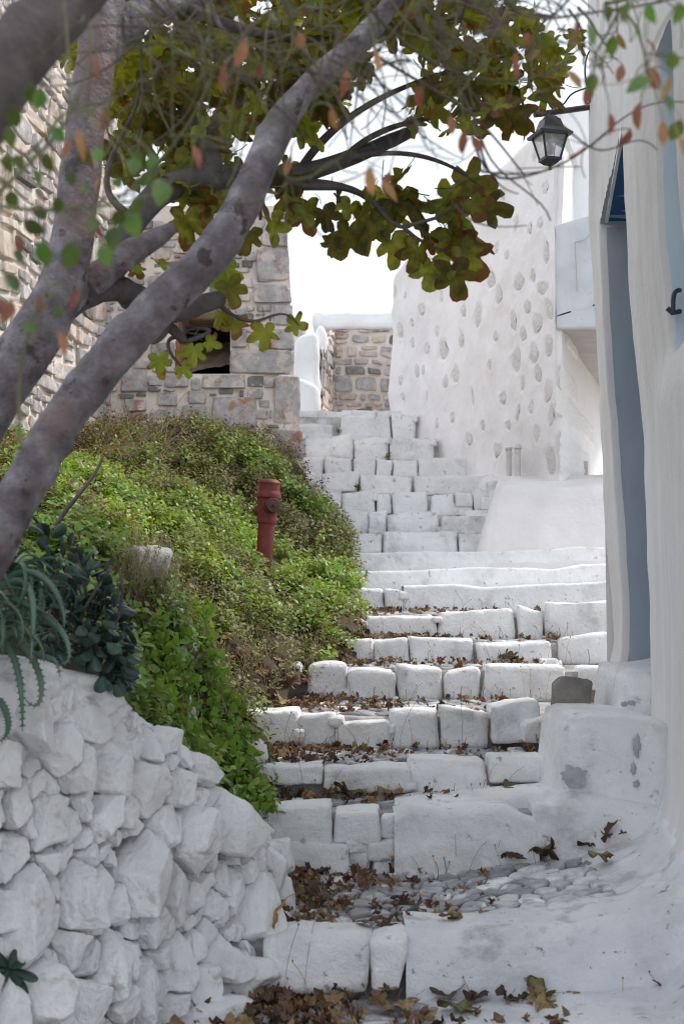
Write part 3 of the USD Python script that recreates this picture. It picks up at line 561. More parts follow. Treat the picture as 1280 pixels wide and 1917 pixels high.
# ---------------------------------------------------------------- whitewashed retaining wall
rw = thing('dry_stone_wall', 'whitewashed dry stone retaining wall of rough angular stones in the left foreground', 'wall', (-0.6, 4.9, 0))
def wall_map(v):
    x, y, n = wall_at(v[:, 0]); b = v[:, 1]; g = np.interp(v[:, 0], wd, WG)
    out = v[:, 2] - 0.17 * np.maximum(b - g, 0)
    return np.column_stack([x + n[:, 0] * out, y + n[:, 1] * out, b])
aa = np.linspace(0.4, wd[-1], 330); bb = np.linspace(0, 1, 110)
A, B = np.meshgrid(aa, bb, indexing='ij')
top = wtop(A); core = np.column_stack([A.ravel(), (-0.05 + B * (top + .02)).ravel(), (-0.055 + 0 * A).ravel()])
bulge = np.clip((B * top - (top - .42)) / 0.2, 0, 1) * np.exp(-((A - (wd[2] + .42)) / .45) ** 4)
lump = meshkit.fbm(np.column_stack([A.ravel() * 11, core[:, 1] * 11, 0 * A.ravel()]), 4, 3) - .5
core[:, 2] += (bulge * 0.125).ravel() + lump * (0.03 + 0.19 * bulge.ravel()) + (meshkit.fbm(np.column_stack([A.ravel() * 45, core[:, 1] * 45, 0 * A.ravel()]), 3, 4) - .5) * .016
cw = wall_map(core)
capv = []
for k, a in enumerate(aa):
    x, y, n = wall_at(a); e = cw[k * 110 + 109]
    capv += [e + np.array([-n[0] * d, -n[1] * d, dz]) for d, dz in ((0.03, .012), (.1, .015), (.2, 0.0), (.34, -.05))]
cw2 = np.vstack([np.concatenate([cw[k * 110:(k + 1) * 110], capv[k * 4:(k + 1) * 4]]) for k in range(len(aa))])
cw2 = cw2 + ((meshkit.fbm(cw2 * 30, 3, 6) - .5) * 0.016)[:, None]
gq = grid(len(aa), 114); bl = np.concatenate([np.r_[bulge[k], np.ones(4)] for k in range(len(aa))])[gq].mean(1) > .12
part(rw, 'rough_plaster', compact((cw2, gq[bl])), 'whitewash'); part(rw, 'joint', compact((cw2, gq[~bl])), 'wall_joint')
reg = Polygon([(0.8, 0)] + [(a, float(np.interp(a, wd, WG)) - .02) for a in np.linspace(0.8, wd[-1], 40)] + [(a, float(wtop(a)) - (0.06 * math.exp(-((a - (wd[2] + .40)) / .45) ** 4)) - .01) for a in np.linspace(wd[-1], 0.8, 60)]).buffer(0)
rng = np.random.default_rng(41)
ra_ = math.radians(68); Rw = np.array([[math.cos(ra_), -math.sin(ra_)], [math.sin(ra_), math.cos(ra_)]]) @ np.diag([1.28, .80]) @ np.array([[math.cos(ra_), math.sin(ra_)], [-math.sin(ra_), math.cos(ra_)]])   # stones leaning and longer one way
regi = shapely.affinity.affine_transform(reg, [*np.linalg.inv(Rw).ravel(), 0, 0])
pts, rad = packed(regi, [.19, .15, .11, .075, .045], [30, 120, 500, 2200, 7000], rng)
for k, c in enumerate(power_cells(regi, pts, rad)):
    c = shapely.affinity.affine_transform(c, [*Rw.ravel(), 0, 0])
    c = c.buffer(-0.0028)
    if c.is_empty or c.geom_type != 'Polygon' or c.area < 0.0006: continue
    vis = c.centroid.x > wd[2] - 0.35
    if not vis and c.area < 0.004: continue
    r = math.sqrt(c.area); h = min(0.15, r * rng.uniform(0.40, 1.1)) + 0.012
    v, f = angular(c, h, 0.06, 900 + k, sub=4 if (vis and r > 0.05) else 2, smooth=3 if (vis and r > .05) else 1, amp=0.008)
    v = rough(v, f, 0.004, 70, k, 3)
    part(rw, 'stone', (wall_map(v), f), 'whitewash', smooth=True)
# loose whitewashed rocks by the wall and on the bank
def rock(name, u, v, Y, w, h, d, label, seed, mat_='whitewash', sink=0.25):
    p = bank_hit(u, v) if Y is None else P(u, v, Y); rg = np.random.default_rng(seed)
    pts = rg.normal(0, 1, (15, 3)); pts /= np.linalg.norm(pts, axis=1, keepdims=True)
    pts = np.sign(pts) * np.abs(pts) ** 0.75 * [w / 2, d / 2, h / 2]
    V, F = hullmesh(pts)
    for _ in range(3): V, F = trimesh.remesh.subdivide(V, F)
    V = laplace(V, F, 2); V = rough(V, F, 0.05 * min(w, h), 3.2 / min(w, h), seed, 4); V = rough(V, F, 0.010, 16, seed); V = rough(V, F, 0.003, 60, seed)
    solo(name, (V + p + [0, 0, h * (.5 - sink)], F), mat_, label, 'rock')
rock('rock', 470, 1425, None, .17, .16, .2, 'pointed whitewashed rock lying left of the third step', 1)
rock('rock', 405, 1905, 5.0, .30, .09, .22, 'flat whitewashed rock at the bottom edge below the stone wall', 2, 'whitewash_step')
rock('rock', 470, 1845, 5.2, .22, .14, .2, 'low lumpy whitewashed rock at the foot of the stone wall by dry leaves', 3)
rock('rock', 272, 1078, None, .36, .22, .3, 'pale rock with orange flank showing behind the grey feathery shrub', 4, 'pale_rock')
rock('rock', 318, 1140, None, .20, .14, .16, 'small white rock below the grey feathery shrub', 5)
rock('rock', 148, 885, None, .14, .13, .14, 'white rock poking from the ground cover behind the leaning trunk', 6)
rock('rock', 362, 1370, None, .10, .30, .12, 'narrow upright white rock among trailing vine leaves', 7, sink=.1)
rock('rock', 350, 1250, None, .12, .18, .12, 'grey white rock half hidden high in the trailing vine', 8)
rock('rock', 405, 1478, None, .15, .14, .14, 'white rock at the lower right of the trailing vine', 9)
rock('rock', 436, 1535, None, .16, .20, .14, 'tall whitewashed rock on the wall end beside the second step', 10)
rock('rock', 246, 1285, None, .09, .08, .08, 'small white rock between dark round-leaved succulent and vine', 12)

# ---------------------------------------------------------------- ruined stone tower
YT = 13.7
tw = thing('stone_tower', 'ruined grey rubble stone house wall with small dark opening behind the bank', 'house', P(480, 850, YT))
def xr(v): return np.interp(v, [380, 430, 600, 700, 780, 860, 1000], [537, 540, 548, 553, 561, 569, 580])
def TZ(u, v): return np.array([u, v])
OP = (335, 590, 431, 700)     # the opening, in the photograph
def tower_map(v):   # (u, -v, d) -> world
    dx = (v[:, 0] - 640) / FPX; out = np.empty((len(v), 3))
    Y = YT - v[:, 2]
    for i in range(len(v)): out[i] = P(v[i, 0], -v[i, 1], YT)
    out[:, 1] = Y
    return out
S = FPX / YT   # pixels per metre on the wall
us = np.r_[np.linspace(150, OP[0], 24), np.linspace(OP[0], OP[2], 14)[1:], np.linspace(OP[2], 1000, 28)[1:]]
vs = np.r_[np.linspace(385, OP[1], 26), np.linspace(OP[1], OP[3], 14)[1:], np.linspace(OP[3], 900, 26)[1:]]
U, V = np.meshgrid(us, vs, indexing='ij')
U2 = np.where(U > OP[2], OP[2] + (U - OP[2]) / (1000 - OP[2]) * (xr(V) - 3 - OP[2]), U)
wall3 = tower_map(np.column_stack([U2.ravel(), -V.ravel(), np.zeros(U.size)]))
wall3[:, 1] += (meshkit.fbm(wall3 * 6, 3, 5) - .5) * 0.05
fq = grid(len(us), len(vs)); cu, cvv = U.ravel()[fq].mean(1), V.ravel()[fq].mean(1)
hole = (cu > OP[0]) & (cu < OP[2]) & (cvv > OP[1]) & (cvv < OP[3])
mort = [compact((wall3, fq[~hole]))]
# side return, top and reveals
def quad(a, b, c, d, n=2): return np.array([a, b, c, d], float), np.array([[0, 1, 2, 3]])
side = []
for v in np.linspace(385, 900, 30):
    p = P(xr(v) - 3, v, YT); side += [p, p + [-0.03, .4, 0], p + [-0.07, .9, 0], p + [-0.13, 1.6, 0]]
side = np.array(side); side += ((meshkit.fbm(side * 5, 3, 2) - .5) * .04)[:, None] * [1, 0, 0]
mort.append((side, grid(30, 4)))
a, b = P(150, 385, YT), P(xr(385) - 3, 385, YT); mort.append(quad(a, b, b + [-.13, 1.6, 0], a + [0, 1.6, 0]))
o = [P(OP[0], OP[1], YT), P(OP[2], OP[1], YT), P(OP[2], OP[3], YT), P(OP[0], OP[3], YT)]; dp = np.array([0, .7, 0])
for k in range(4): mort.append(quad(o[k], o[(k + 1) % 4], o[(k + 1) % 4] + dp, o[k] + dp))
part(tw, 'mortar', join(mort), 'tower_mortar')
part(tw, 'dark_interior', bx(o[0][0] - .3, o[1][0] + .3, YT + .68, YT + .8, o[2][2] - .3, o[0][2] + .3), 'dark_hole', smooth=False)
xs = np.linspace(o[0][0], o[1][0], 14); ys = np.linspace(YT + .05, YT + .7, 12); X, Y = np.meshgrid(xs, ys, indexing='ij')
part(tw, 'earth_heap', (np.column_stack([X.ravel(), Y.ravel(), (o[2][2] - .01 + (Y.ravel() - YT) * .55 + (meshkit.fbm(np.column_stack([X.ravel(), Y.ravel(), 0 * Y.ravel()]) * 12, 3, 1) - .5) * .08 + (X.ravel() - o[0][0]) * .15)]), grid(14, 12)), 'dry_earth')
part(tw, 'lintel', block(P(352, 0, YT)[0], P(433, 0, YT)[0], YT - .04, YT + .35, P(0, 598, YT)[2], P(0, 562, YT)[2], .03, 8, .012, 8, 7), 'old_wood')
part(tw, 'frame_post', block(P(331, 0, YT)[0], P(343, 0, YT)[0], YT - .01, YT + .08, P(0, 702, YT)[2], P(0, 600, YT)[2], .01, 8, .003, 8, 8), 'rusty_wood')
rng = np.random.default_rng(7)
ZX = lambda X1, Y1, X2, Y2: (200 + X1 / 3.05, 380 + Y1 / 3.05, 200 + X2 / 3.05, 380 + Y2 / 3.05)
big = [(875, 145, 1032, 247), (848, 255, 1042, 452), (833, 463, 1056, 570), (955, 580, 1066, 705), (895, 720, 1072, 835), (697, 838, 1077, 980), (955, 985, 1108, 1268), (948, 1292, 1118, 1462), (595, 1112, 862, 1290), (540, 982, 787, 1056), (800, 990, 897, 1050), (902, 1000, 957, 1056), (325, 985, 470, 1052), (80, 950, 236, 1082), (237, 985, 316, 1042), (290, 1085, 402, 1156), (430, 1160, 572, 1252), (465, 1072, 572, 1146), (805, 1065, 892, 1117), (845, 1177, 917, 1232), (870, 1125, 927, 1166), (640, 1060, 722, 1092), (755, 1070, 782, 1108), (238, 1045, 312, 1077), (858, 580, 942, 617), (770, 325, 832, 367), (718, 340, 757, 364), (735, 425, 832, 482), (870, 260, 927, 277), (718, 370, 812, 397), (785, 275, 862, 330), (808, 790, 887, 847), (712, 725, 802, 822), (250, 1180, 335, 1235), (100, 1120, 225, 1190), (60, 1090, 160, 1116), (165, 1088, 225, 1104), (480, 1000, 535, 1070), (915, 1265, 985, 1282), (890, 1290, 945, 1310), (730, 500, 815, 560), (700, 600, 790, 640), (150, 870, 245, 945), (250, 800, 390, 900), (260, 905, 395, 965)]
occupied = []
def tower_stone(poly, seed, mat_, h=None):
    hh = h or rng.uniform(3, 8)
    v, f = stone(poly, hh, 10, seed, sub=3 if poly.area > 700 else 2, smooth=2, amp=1.0, freq=0.12, inset=rng.uniform(.05, .10), ring=8, flat=True)
    v[:, 2] /= S
    v = tower_map(v); v = rough(v, f, 0.006, 14, seed)
    part(tw, 'stone', (v, f), mat_)
for k, q in enumerate(big):
    u0, v0, u1, v1 = ZX(*q); j = lambda: rng.uniform(-.04, .04)
    w, h = u1 - u0, v1 - v0
    pl = Polygon([(u0 + w * abs(j()), -v0 + h * j()), (u0 + w * .5, -v0 + h * abs(j())), (u1 - w * abs(j()), -v0 + h * j()), (u1, -(v0 + v1) / 2), (u1 + w * j(), -v1 + h * j()), (u0 + w * .4, -v1), (u0 + w * j(), -v1 + h * j()), (u0 - w * .02, -(v0 + v1) / 2)]).convex_hull
    occupied.append(sbox(u0, -v1, u1, -v0).buffer(1.5))
    m_ = 'tower_stone_rusty' if k in (1, 2, 3, 4, 6, 7, 8, 12, 13, 17, 33, 34, 44) else ('tower_stone_dark' if k in (10, 21, 22, 23, 25, 26, 35, 36, 38, 39) else 'tower_stone')
    tower_stone(pl, 300 + k, m_, 7 if w * h > 900 else 4)
occ = shapely.union_all(occupied + [sbox(OP[0] - 6, -OP[3] - 2, OP[2] + 2, -OP[1] + 12)])
reg = Polygon([(150, -840), (566, -850), (548, -600), (538, -390), (150, -390)])
for k, c in enumerate(courses(reg, (9, 26), (14, 52), rng)):
    c = c.difference(occ)
    if c.geom_type != 'Polygon': c = max(c.geoms, key=lambda g: g.area) if hasattr(c, 'geoms') and len(c.geoms) else None
    if c is None or c.is_empty: continue
    c = c.buffer(-1.9 - rng.uniform(0, 2.6)).convex_hull
    if c.geom_type != 'Polygon' or c.area < 25 or rng.random() < .12 or not c.difference(occ).area > .8 * c.area: continue
    tower_stone(c, 500 + k, rng.choice(['tower_stone', 'tower_stone_rusty', 'tower_stone_dark', 'tower_stone_tan'], p=[.40, .24, .10, .26]))
# the longer flank running towards the camera
lw = thing('rubble_wall', 'tall rubble stone wall at the left edge running behind the trunks', 'wall', (-2.4, 11.5, 2.6))
L0, L1 = np.array([-2.28, 13.75]), np.array([-2.75, 8.6]); LD = np.linalg.norm(L1 - L0); lt = (L1 - L0) / LD; ln = np.array([-lt[1], lt[0]])
if ln[0] < 0: ln = -ln
def left_map(v): return np.column_stack([L0[0] + lt[0] * v[:, 0] + ln[0] * v[:, 2], L0[1] + lt[1] * v[:, 0] + ln[1] * v[:, 2], v[:, 1]])
aa = np.linspace(-.3, LD, 60); bb = np.linspace(1.7, 6.3, 50); A, B = np.meshgrid(aa, bb, indexing='ij')
g_ = np.column_stack([A.ravel(), B.ravel(), (meshkit.fbm(np.column_stack([A.ravel() * 5, B.ravel() * 5, 0 * A.ravel()]), 3, 3) - .5) * .05])
part(lw, 'mortar', join([(left_map(g_), grid(60, 50)), (left_map(np.array([[-.3, 6.3, 0], [LD, 6.3, 0], [LD, 6.3, -.7], [-.3, 6.3, -.7]])), np.array([[0, 1, 2, 3]]))]), 'tower_mortar')
reg = sbox(-.1, 2.2, LD, 6.25)
lst = []
for k, c in enumerate(courses(reg, (.09, .26), (.16, .55), rng)):
    c = c.buffer(-.012 - rng.uniform(0, .018))
    if c.is_empty or c.geom_type != 'Polygon' or c.area < .004: continue
    v, f = stone(c, rng.uniform(.02, .05), .06, 1500 + k, sub=2, smooth=2, amp=.008, freq=10, ring=6, inset=.08, flat=True); lst.append((c.area, left_map(v), f))
lst.sort(key=lambda t: -t[0])
for _, v, f in lst[:295]: part(lw, 'stone', (v, f), rng.choice(['tower_stone', 'tower_stone_rusty', 'tower_stone_dark', 'tower_stone_tan'], p=[.40, .22, .08, .30]))
if len(lst) > 295: part(lw, 'small_stones', join([(v, f) for _, v, f in lst[295:]]), 'tower_stone', kind='stuff')

# ---------------------------------------------------------------- wall at the top of the stairs
bw = thing('boundary_wall', 'rubble stone wall with whitewashed cap closing the top of the stairs', 'wall', P(665, 775, 19))
def plane_map(p0, p1):
    p0, p1 = np.array(p0, float), np.array(p1, float); d = p1 - p0; L = np.hypot(d[0], d[1]); t = d[:2] / L; n = np.array([t[1], -t[0]])
    return L, lambda v: np.column_stack([p0[0] + t[0] * v[:, 0] + n[0] * v[:, 2], p0[1] + t[1] * v[:, 0] + n[1] * v[:, 2], v[:, 1]])
ZB0, ZB1 = P(0, 790, 19)[2], P(0, 612, 19)[2]
def rubble(th, p0, p1, z0, z1, sp, seed, gap=.02, z1b=None, sub=1, probs=(.46, .08, .16, .30)):
    L, mp = plane_map(p0, p1); rg = np.random.default_rng(seed)
    na, nb = max(8, int(L / .08)), max(8, int((z1 - z0) / .08))
    A, B = np.meshgrid(np.linspace(0, L, na), np.linspace(0, 1, nb), indexing='ij'); zt = z1 + ((z1b if z1b is not None else z1) - z1) * A / L
    g = np.column_stack([A.ravel(), (z0 - .2 + B * (zt - z0 + .2)).ravel(), 0 * A.ravel()]); g[:, 2] = (meshkit.fbm(g * 6, 3, seed) - .5) * .05
    part(th, 'mortar', (mp(g), grid(na, nb)), 'tower_mortar')
    reg = Polygon([(0.02, z0), (L - .02, z0), (L - .02, (z1b or z1) - .02), (.02, z1 - .02)])
    for k, c in enumerate(courses(reg, (sp * .35, sp), (sp * .6, sp * 1.9), rg)):
        c = c.buffer(-gap * rg.uniform(.6, 1.6))
        if c.is_empty or c.geom_type != 'Polygon' or c.area < .0012: continue
        v, f = stone(c, rg.uniform(.015, .04), .06, seed * 100 + k, sub=2, smooth=2, amp=.006, freq=12, ring=6, inset=.08, flat=True)
        part(th, 'stone', (mp(v), f), rg.choice(['tower_stone', 'tower_stone_rusty', 'tower_stone_dark', 'tower_stone_tan'], p=probs))
rubble(bw, P(622, 0, 19), P(760, 0, 19), ZB0, ZB1, .2, 61)
rubble(bw, P(603, 0, 17.75), P(623, 0, 19), P(0, 780, 18)[2], P(0, 650, 17.75)[2], .22, 62, z1b=ZB1)
a, b = P(586, 585, 19), P(770, 618, 19)
part(bw, 'whitewashed_cap', block(a[0], b[0], 18.94, 19.5, b[2], a[2] + .02, .09, 10, .03, 5, 12), 'wall_bright')
a, b = P(578, 612, 17.9), P(622, 700, 17.9)
part(bw, 'plastered_flank', block(a[0] + .02, b[0] - .1, 17.85, 19.2, b[2] - .5, a[2], .12, 10, .03, 5, 13), 'wall_bright')
wp = thing('gate_pier', 'whitewashed rounded masonry pier just right of the stone tower', 'pier', P(580, 775, 17.5))
a, b = P(548, 622, 17.5), P(603, 780, 17.5)
part(wp, 'pier_shaft', block(a[0], b[0] - .03, 17.5, 17.84, b[2] - .2, a[2], .09, 12, .03, 5, 14, taper=.08), 'wall_bright')
a, b = P(545, 700, 17.4), P(598, 790, 17.4)
part(wp, 'pier_foot', block(a[0], b[0], 17.3, 17.6, b[2] - .2, a[2] - .08, .09, 10, .03, 5, 15), 'wall_bright')
fw = thing('distant_wall', 'sliver of far beige stone wall between tower and white pier', 'wall', P(560, 640, 23))
rubble(fw, P(500, 0, 23), P(573, 0, 23), P(0, 760, 23)[2], P(0, 600, 23)[2], .3, 64, gap=.015, z1b=P(0, 604, 23)[2])

# ---------------------------------------------------------------- white house with stones showing through the plaster
C0, C1, CQ = np.array([2.08, 13.5]), np.array([0.56, 17.0]), np.array([3.70, 19.5])
wh = thing('white_house', 'white plastered house with oval stones showing through its flank beside the upper stairs', 'house', (1.9, 13.9, 2.4))
Lw, wmap = plane_map((*C1, 0), (*C0, 0))     # a from the far end to the near corner, outward to the left
def wall_hit(u, v, p0, p1):
    dx, dz = ray(u, v); d = p1 - p0   # p0 + s d = (dx*Y, Y)
    A_ = np.array([[d[0], -dx], [d[1], -1.0]]); s, Y = np.linalg.solve(A_, -p0); return s * np.linalg.norm(d), EYE + dz * Y
na = 300
al = np.linspace(0, Lw, na)
def ztop(a): return np.interp(a, [0, .06, .15, .3, Lw / 2, Lw], [5.02, 5.14, 5.22, 5.27, 5.64, 6.10])
nb = 300; B = np.linspace(0, 1, nb)
A_, B_ = np.meshgrid(al, B, indexing='ij'); Zw = 2.0 + B_ * (ztop(A_) - 2.0)
D_ = (meshkit.fbm(np.column_stack([A_.ravel() * 1.6, Zw.ravel() * 1.6, 0 * A_.ravel()]), 3, 9).reshape(A_.shape) - .5) * .10 + (meshkit.fbm(np.column_stack([A_.ravel() * 6, Zw.ravel() * 4, 0 * A_.ravel()]), 3, 19).reshape(A_.shape) - .5) * .035
pk = [(795, 110, 25, 70), (708, 200, 20, 60), (855, 290, 45, 70), (708, 480, 35, 100), (788, 508, 28, 75), (842, 480, 30, 70), (585, 612, 32, 70), (655, 652, 32, 60), (497, 690, 40, 85), (878, 635, 38, 150), (565, 780, 55, 110), (722, 797, 55, 100), (797, 768, 35, 75), (612, 865, 40, 105), (45, 845, 18, 65), (112, 865, 14, 40), (295, 875, 25, 60), (205, 945, 32, 75), (410, 950, 30, 75), (500, 975, 50, 160), (768, 930, 45, 80), (888, 940, 38, 130), (147, 1015, 22, 50), (280, 1060, 35, 60), (685, 1005, 55, 110), (818, 1020, 60, 110), (75, 1055, 40, 85), (148, 1120, 25, 60), (225, 1155, 40, 65), (315, 1160, 50, 125), (402, 1105, 30, 105), (597, 1090, 32, 55), (745, 1075, 38, 85), (700, 1215, 65, 140), (800, 1185, 65, 110), (885, 1140, 50, 120), (172, 1275, 35, 70), (212, 1270, 25, 55), (382, 1290, 42, 105), (337, 1335, 25, 75), (570, 1240, 20, 55), (87, 1325, 20, 55), (822, 1290, 45, 95), (735, 1340, 22, 85), (888, 1385, 65, 130), (470, 1410, 18, 110), (640, 1420, 32, 70), (785, 1470, 35, 80), (237, 1410, 14, 60), (100, 1410, 22, 45), (712, 1500, 20, 100), (365, 1525, 25, 60), (290, 1555, 22, 60), (535, 1565, 32, 55), (668, 1565, 28, 60), (825, 1610, 40, 95), (455, 1638, 38, 75), (610, 1700, 52, 95), (237, 1660, 20, 60), (912, 1520, 36, 120), (855, 830, 60, 80), (903, 1750, 70, 190), (640, 330, 22, 60), (600, 470, 22, 55), (390, 800, 30, 70)]
rng = np.random.default_rng(17); patches = []
for X_, Y_, w, h in pk:
    u, v = 720 + X_ / 2.86, 250 + Y_ / 2.86
    a, z = wall_hit(u, v, C1, C0); a2, _ = wall_hit(u + w / 5.72, v, C1, C0); _, z2 = wall_hit(u, v + h / 5.72, C1, C0)
    ra, rz = max(abs(a2 - a), .02) * .86, abs(z - z2) * .88; ph = rng.uniform(0, 6.28, 3); rt = rng.uniform(-.35, .35)
    dx_, dz_ = (A_ - a), (Zw - z); da, dz = (dx_ * math.cos(rt) + dz_ * math.sin(rt)) / ra, (-dx_ * math.sin(rt) + dz_ * math.cos(rt)) / rz
    th = np.arctan2(dz, da); rr = np.hypot(da, dz) / (1 + .10 * np.sin(2 * th + ph[0]) + .09 * np.sin(3 * th + ph[1]) + .05 * np.sin(5 * th + ph[2]))
    D_ -= 0.013 * (1 - np.clip((rr - .82) / .42, 0, 1) ** 2 * (3 - 2 * np.clip((rr - .82) / .42, 0, 1))) * (rr < 1.24)
    D_ += 0.003 * np.exp(-((rr - 1.35) / .18) ** 2)
    patches.append((a, z, ra, rz, ph, rt))
near_top = np.clip((Zw - (ztop(A_) - .10)) / .10, 0, 1); D_ -= .10 * (1 - np.sqrt(np.clip(1 - near_top ** 2, 0, 1)))
D_ -= 0.12 * (1 - np.sqrt(np.clip(1 - np.clip(1 - A_ / .12, 0, 1) ** 2, 0, 1)))
D_ -= .05 * (1 - np.sqrt(np.clip(1 - np.clip((A_ - Lw + .05) / .05, 0, 1) ** 2, 0, 1)))
D_ += 0.02 * (6 - Zw) / 3
wv = wmap(np.column_stack([A_.ravel(), Zw.ravel(), D_.ravel()]))
part(wh, 'flank_wall', (wv, grid(na, nb)), 'wall_lime')
Df = RegularGridInterpolator((al, np.linspace(0, 1, nb)), D_, bounds_error=False, fill_value=None)
for k, (a, z, ra, rz, ph, rt) in enumerate(patches):
    th = np.linspace(0, 2 * np.pi, 17)[:-1]; V = [(0, 0)]
    for r_ in (.33, .66, .95): V += [(r_ * np.cos(t) * (1 + .10 * np.sin(2 * t + ph[0]) + .09 * np.sin(3 * t + ph[1]) + .05 * np.sin(5 * t + ph[2])), r_ * np.sin(t) * (1 + .10 * np.sin(2 * t + ph[0]) + .09 * np.sin(3 * t + ph[1]) + .05 * np.sin(5 * t + ph[2]))) for t in th]
    V = np.array(V) * (1 + .22 * (meshkit.noise(np.column_stack([np.array(V) * 2.2, np.full(len(V), k * 3.1)])) - .5))[:, None]; x_, z_ = V[:, 0] * ra, V[:, 1] * rz; pa, pz = a + x_ * math.cos(rt) - z_ * math.sin(rt), z + x_ * math.sin(rt) + z_ * math.cos(rt)
    ok = np.clip(pa, .01, Lw - .01); d = Df(np.column_stack([ok, (pz - 2) / (ztop(ok) - 2)]))
    rr = np.hypot(V[:, 0], V[:, 1]); d = d + 0.012 * np.clip(1 - rr ** 2, 0, 1) + (meshkit.fbm(np.column_stack([pa * 25, pz * 25, 0 * pa]), 2, k) - .5) * .018 + .004 - .008 * (rr > .85)
    F = [[0, 1 + i, 1 + (i + 1) % 16] for i in range(16)]
    for r_ in range(2): F += sum([[[1 + r_ * 16 + i, 17 + r_ * 16 + i, 17 + r_ * 16 + (i + 1) % 16], [1 + r_ * 16 + i, 17 + r_ * 16 + (i + 1) % 16, 1 + r_ * 16 + (i + 1) % 16]] for i in range(16)], [])
    part(wh, 'exposed_stone', (wmap(np.column_stack([ok, pz, d])), np.array(F)), 'exposed_stone')
# right face, back and roof
Lq, qmap = plane_map((*C0, 0), (*CQ, 0))
A2, B2 = np.meshgrid(np.linspace(0, Lq, 90), np.linspace(0, 1, 110), indexing='ij'); zq_ = 2.0 + B2 * (6.10 - 2.0)
g = np.column_stack([A2.ravel(), zq_.ravel(), (meshkit.fbm(np.column_stack([A2.ravel() * 3, zq_.ravel() * 3, 0 * A2.ravel()]), 4, 3) - .5) * .024]); g[:, 2] -= .05 * (1 - np.sqrt(np.clip(1 - np.clip(1 - g[:, 0] / .05, 0, 1) ** 2, 0, 1)))
g[:, 2] += 0.02 * (6 - g[:, 1]) / 3
part(wh, 'end_wall', (qmap(g), grid(90, 110)), 'wall_bright')
for (u, v, w, h, sd_) in ((1076, 865, 50, 72, 1), (1078, 788, 62, 42, 2), (1062, 722, 28, 44, 3), (1066, 640, 22, 40, 4)):
    a, z = wall_hit(u, v, C0, CQ); a2, _ = wall_hit(u + w / 2, v, C0, CQ); _, z2 = wall_hit(u, v + h / 2, C0, CQ); ra, rz = abs(a2 - a), abs(z - z2)
    X, Y = np.meshgrid(np.linspace(-1, 1, 22), np.linspace(-1, 1, 22), indexing='ij'); d = .035 * np.clip(1 - X ** 6, 0, 1) ** .5 * np.clip(1 - Y ** 6, 0, 1) ** .5 - .010 + .02 * (6 - (z + Y * rz)) / 3 + (meshkit.fbm(np.column_stack([X.ravel() * ra * 40, Y.ravel() * rz * 40, 0 * X.ravel()]), 3, sd_).reshape(X.shape) - .5) * .03
    part(wh, 'quoin', (qmap(np.column_stack([(a + X * ra).ravel(), (z + Y * rz).ravel(), d.ravel()])), grid(22, 22)), 'quoin_stone')
tp = [(C1[0] + .1, C1[1] + .05, 4.95), (C0[0] + .08, C0[1] + .1, 6.0), (*CQ, 6.0), (CQ[0] - 1.2, CQ[1] + 2, 4.9)]
part(wh, 'roof_terrace', (np.array(tp) - [0, 0, .06], np.array([[0, 1, 2, 3]])), 'wall_bright', smooth=False)
part(wh, 'rear_wall', (np.array([(C1[0] + .1, C1[1] + .05, 2), (C1[0] + .1, C1[1] + .05, 4.8), (CQ[0] - 1.2, CQ[1] + 2, 4.8), (CQ[0] - 1.2, CQ[1] + 2, 2), (*CQ, 2), (*CQ, 6.0)]), np.array([[0, 1, 2, 3], [3, 2, 5, 4]])), 'wall_lime', smooth=False)
# vent pipes
for (u, vt, vb, dome_, lab) in ((972, 840, 908, False, 'left grey vent pipe with slotted flat cap against the white house'), (989, 835, 908, True, 'right grey vent pipe with domed cap against the white house')):
    a, z = wall_hit(u, vb, C1, C0); wx = wmap(np.array([[a, z, .12]]))[0]; zt = wall_hit(u, vt, C1, C0)[1]
    t = thing('vent_pipe', lab, 'pipe', wx)
    part(t, 'pipe', tube([wx + [0, 0, -.1], wx + [0, 0, .1], wx + [0, 0, zt - z - .03]], .027, 14), 'pvc', smooth=35)
    part(t, 'collar', tube([wx + [0, 0, zt - z - .075], wx + [0, 0, zt - z - .035]], .033, 14), 'pvc', smooth=35)
    if dome_: part(t, 'cap', xf(lathe([(0.038, 0), (.042, .0), (.042, .02), (.034, .036), (.018, .045), (0, .048)], 18), None, wx + [0, 0, zt - z - .03]), 'pvc', smooth=40)
    else:
        part(t, 'cap', tube([wx + [0, 0, zt - z - .008], wx + [0, 0, zt - z + .008]], .042, 16), 'pvc', smooth=35)
        for q in range(6):
            ang = q * math.pi / 3; c = wx + np.array([.024 * math.cos(ang), .024 * math.sin(ang), zt - z - .022]); part(t, 'slot_bar', bx(c[0] - .004, c[0] + .004, c[1] - .004, c[1] + .004, c[2] - .016, c[2] + .014), 'pvc', smooth=False)

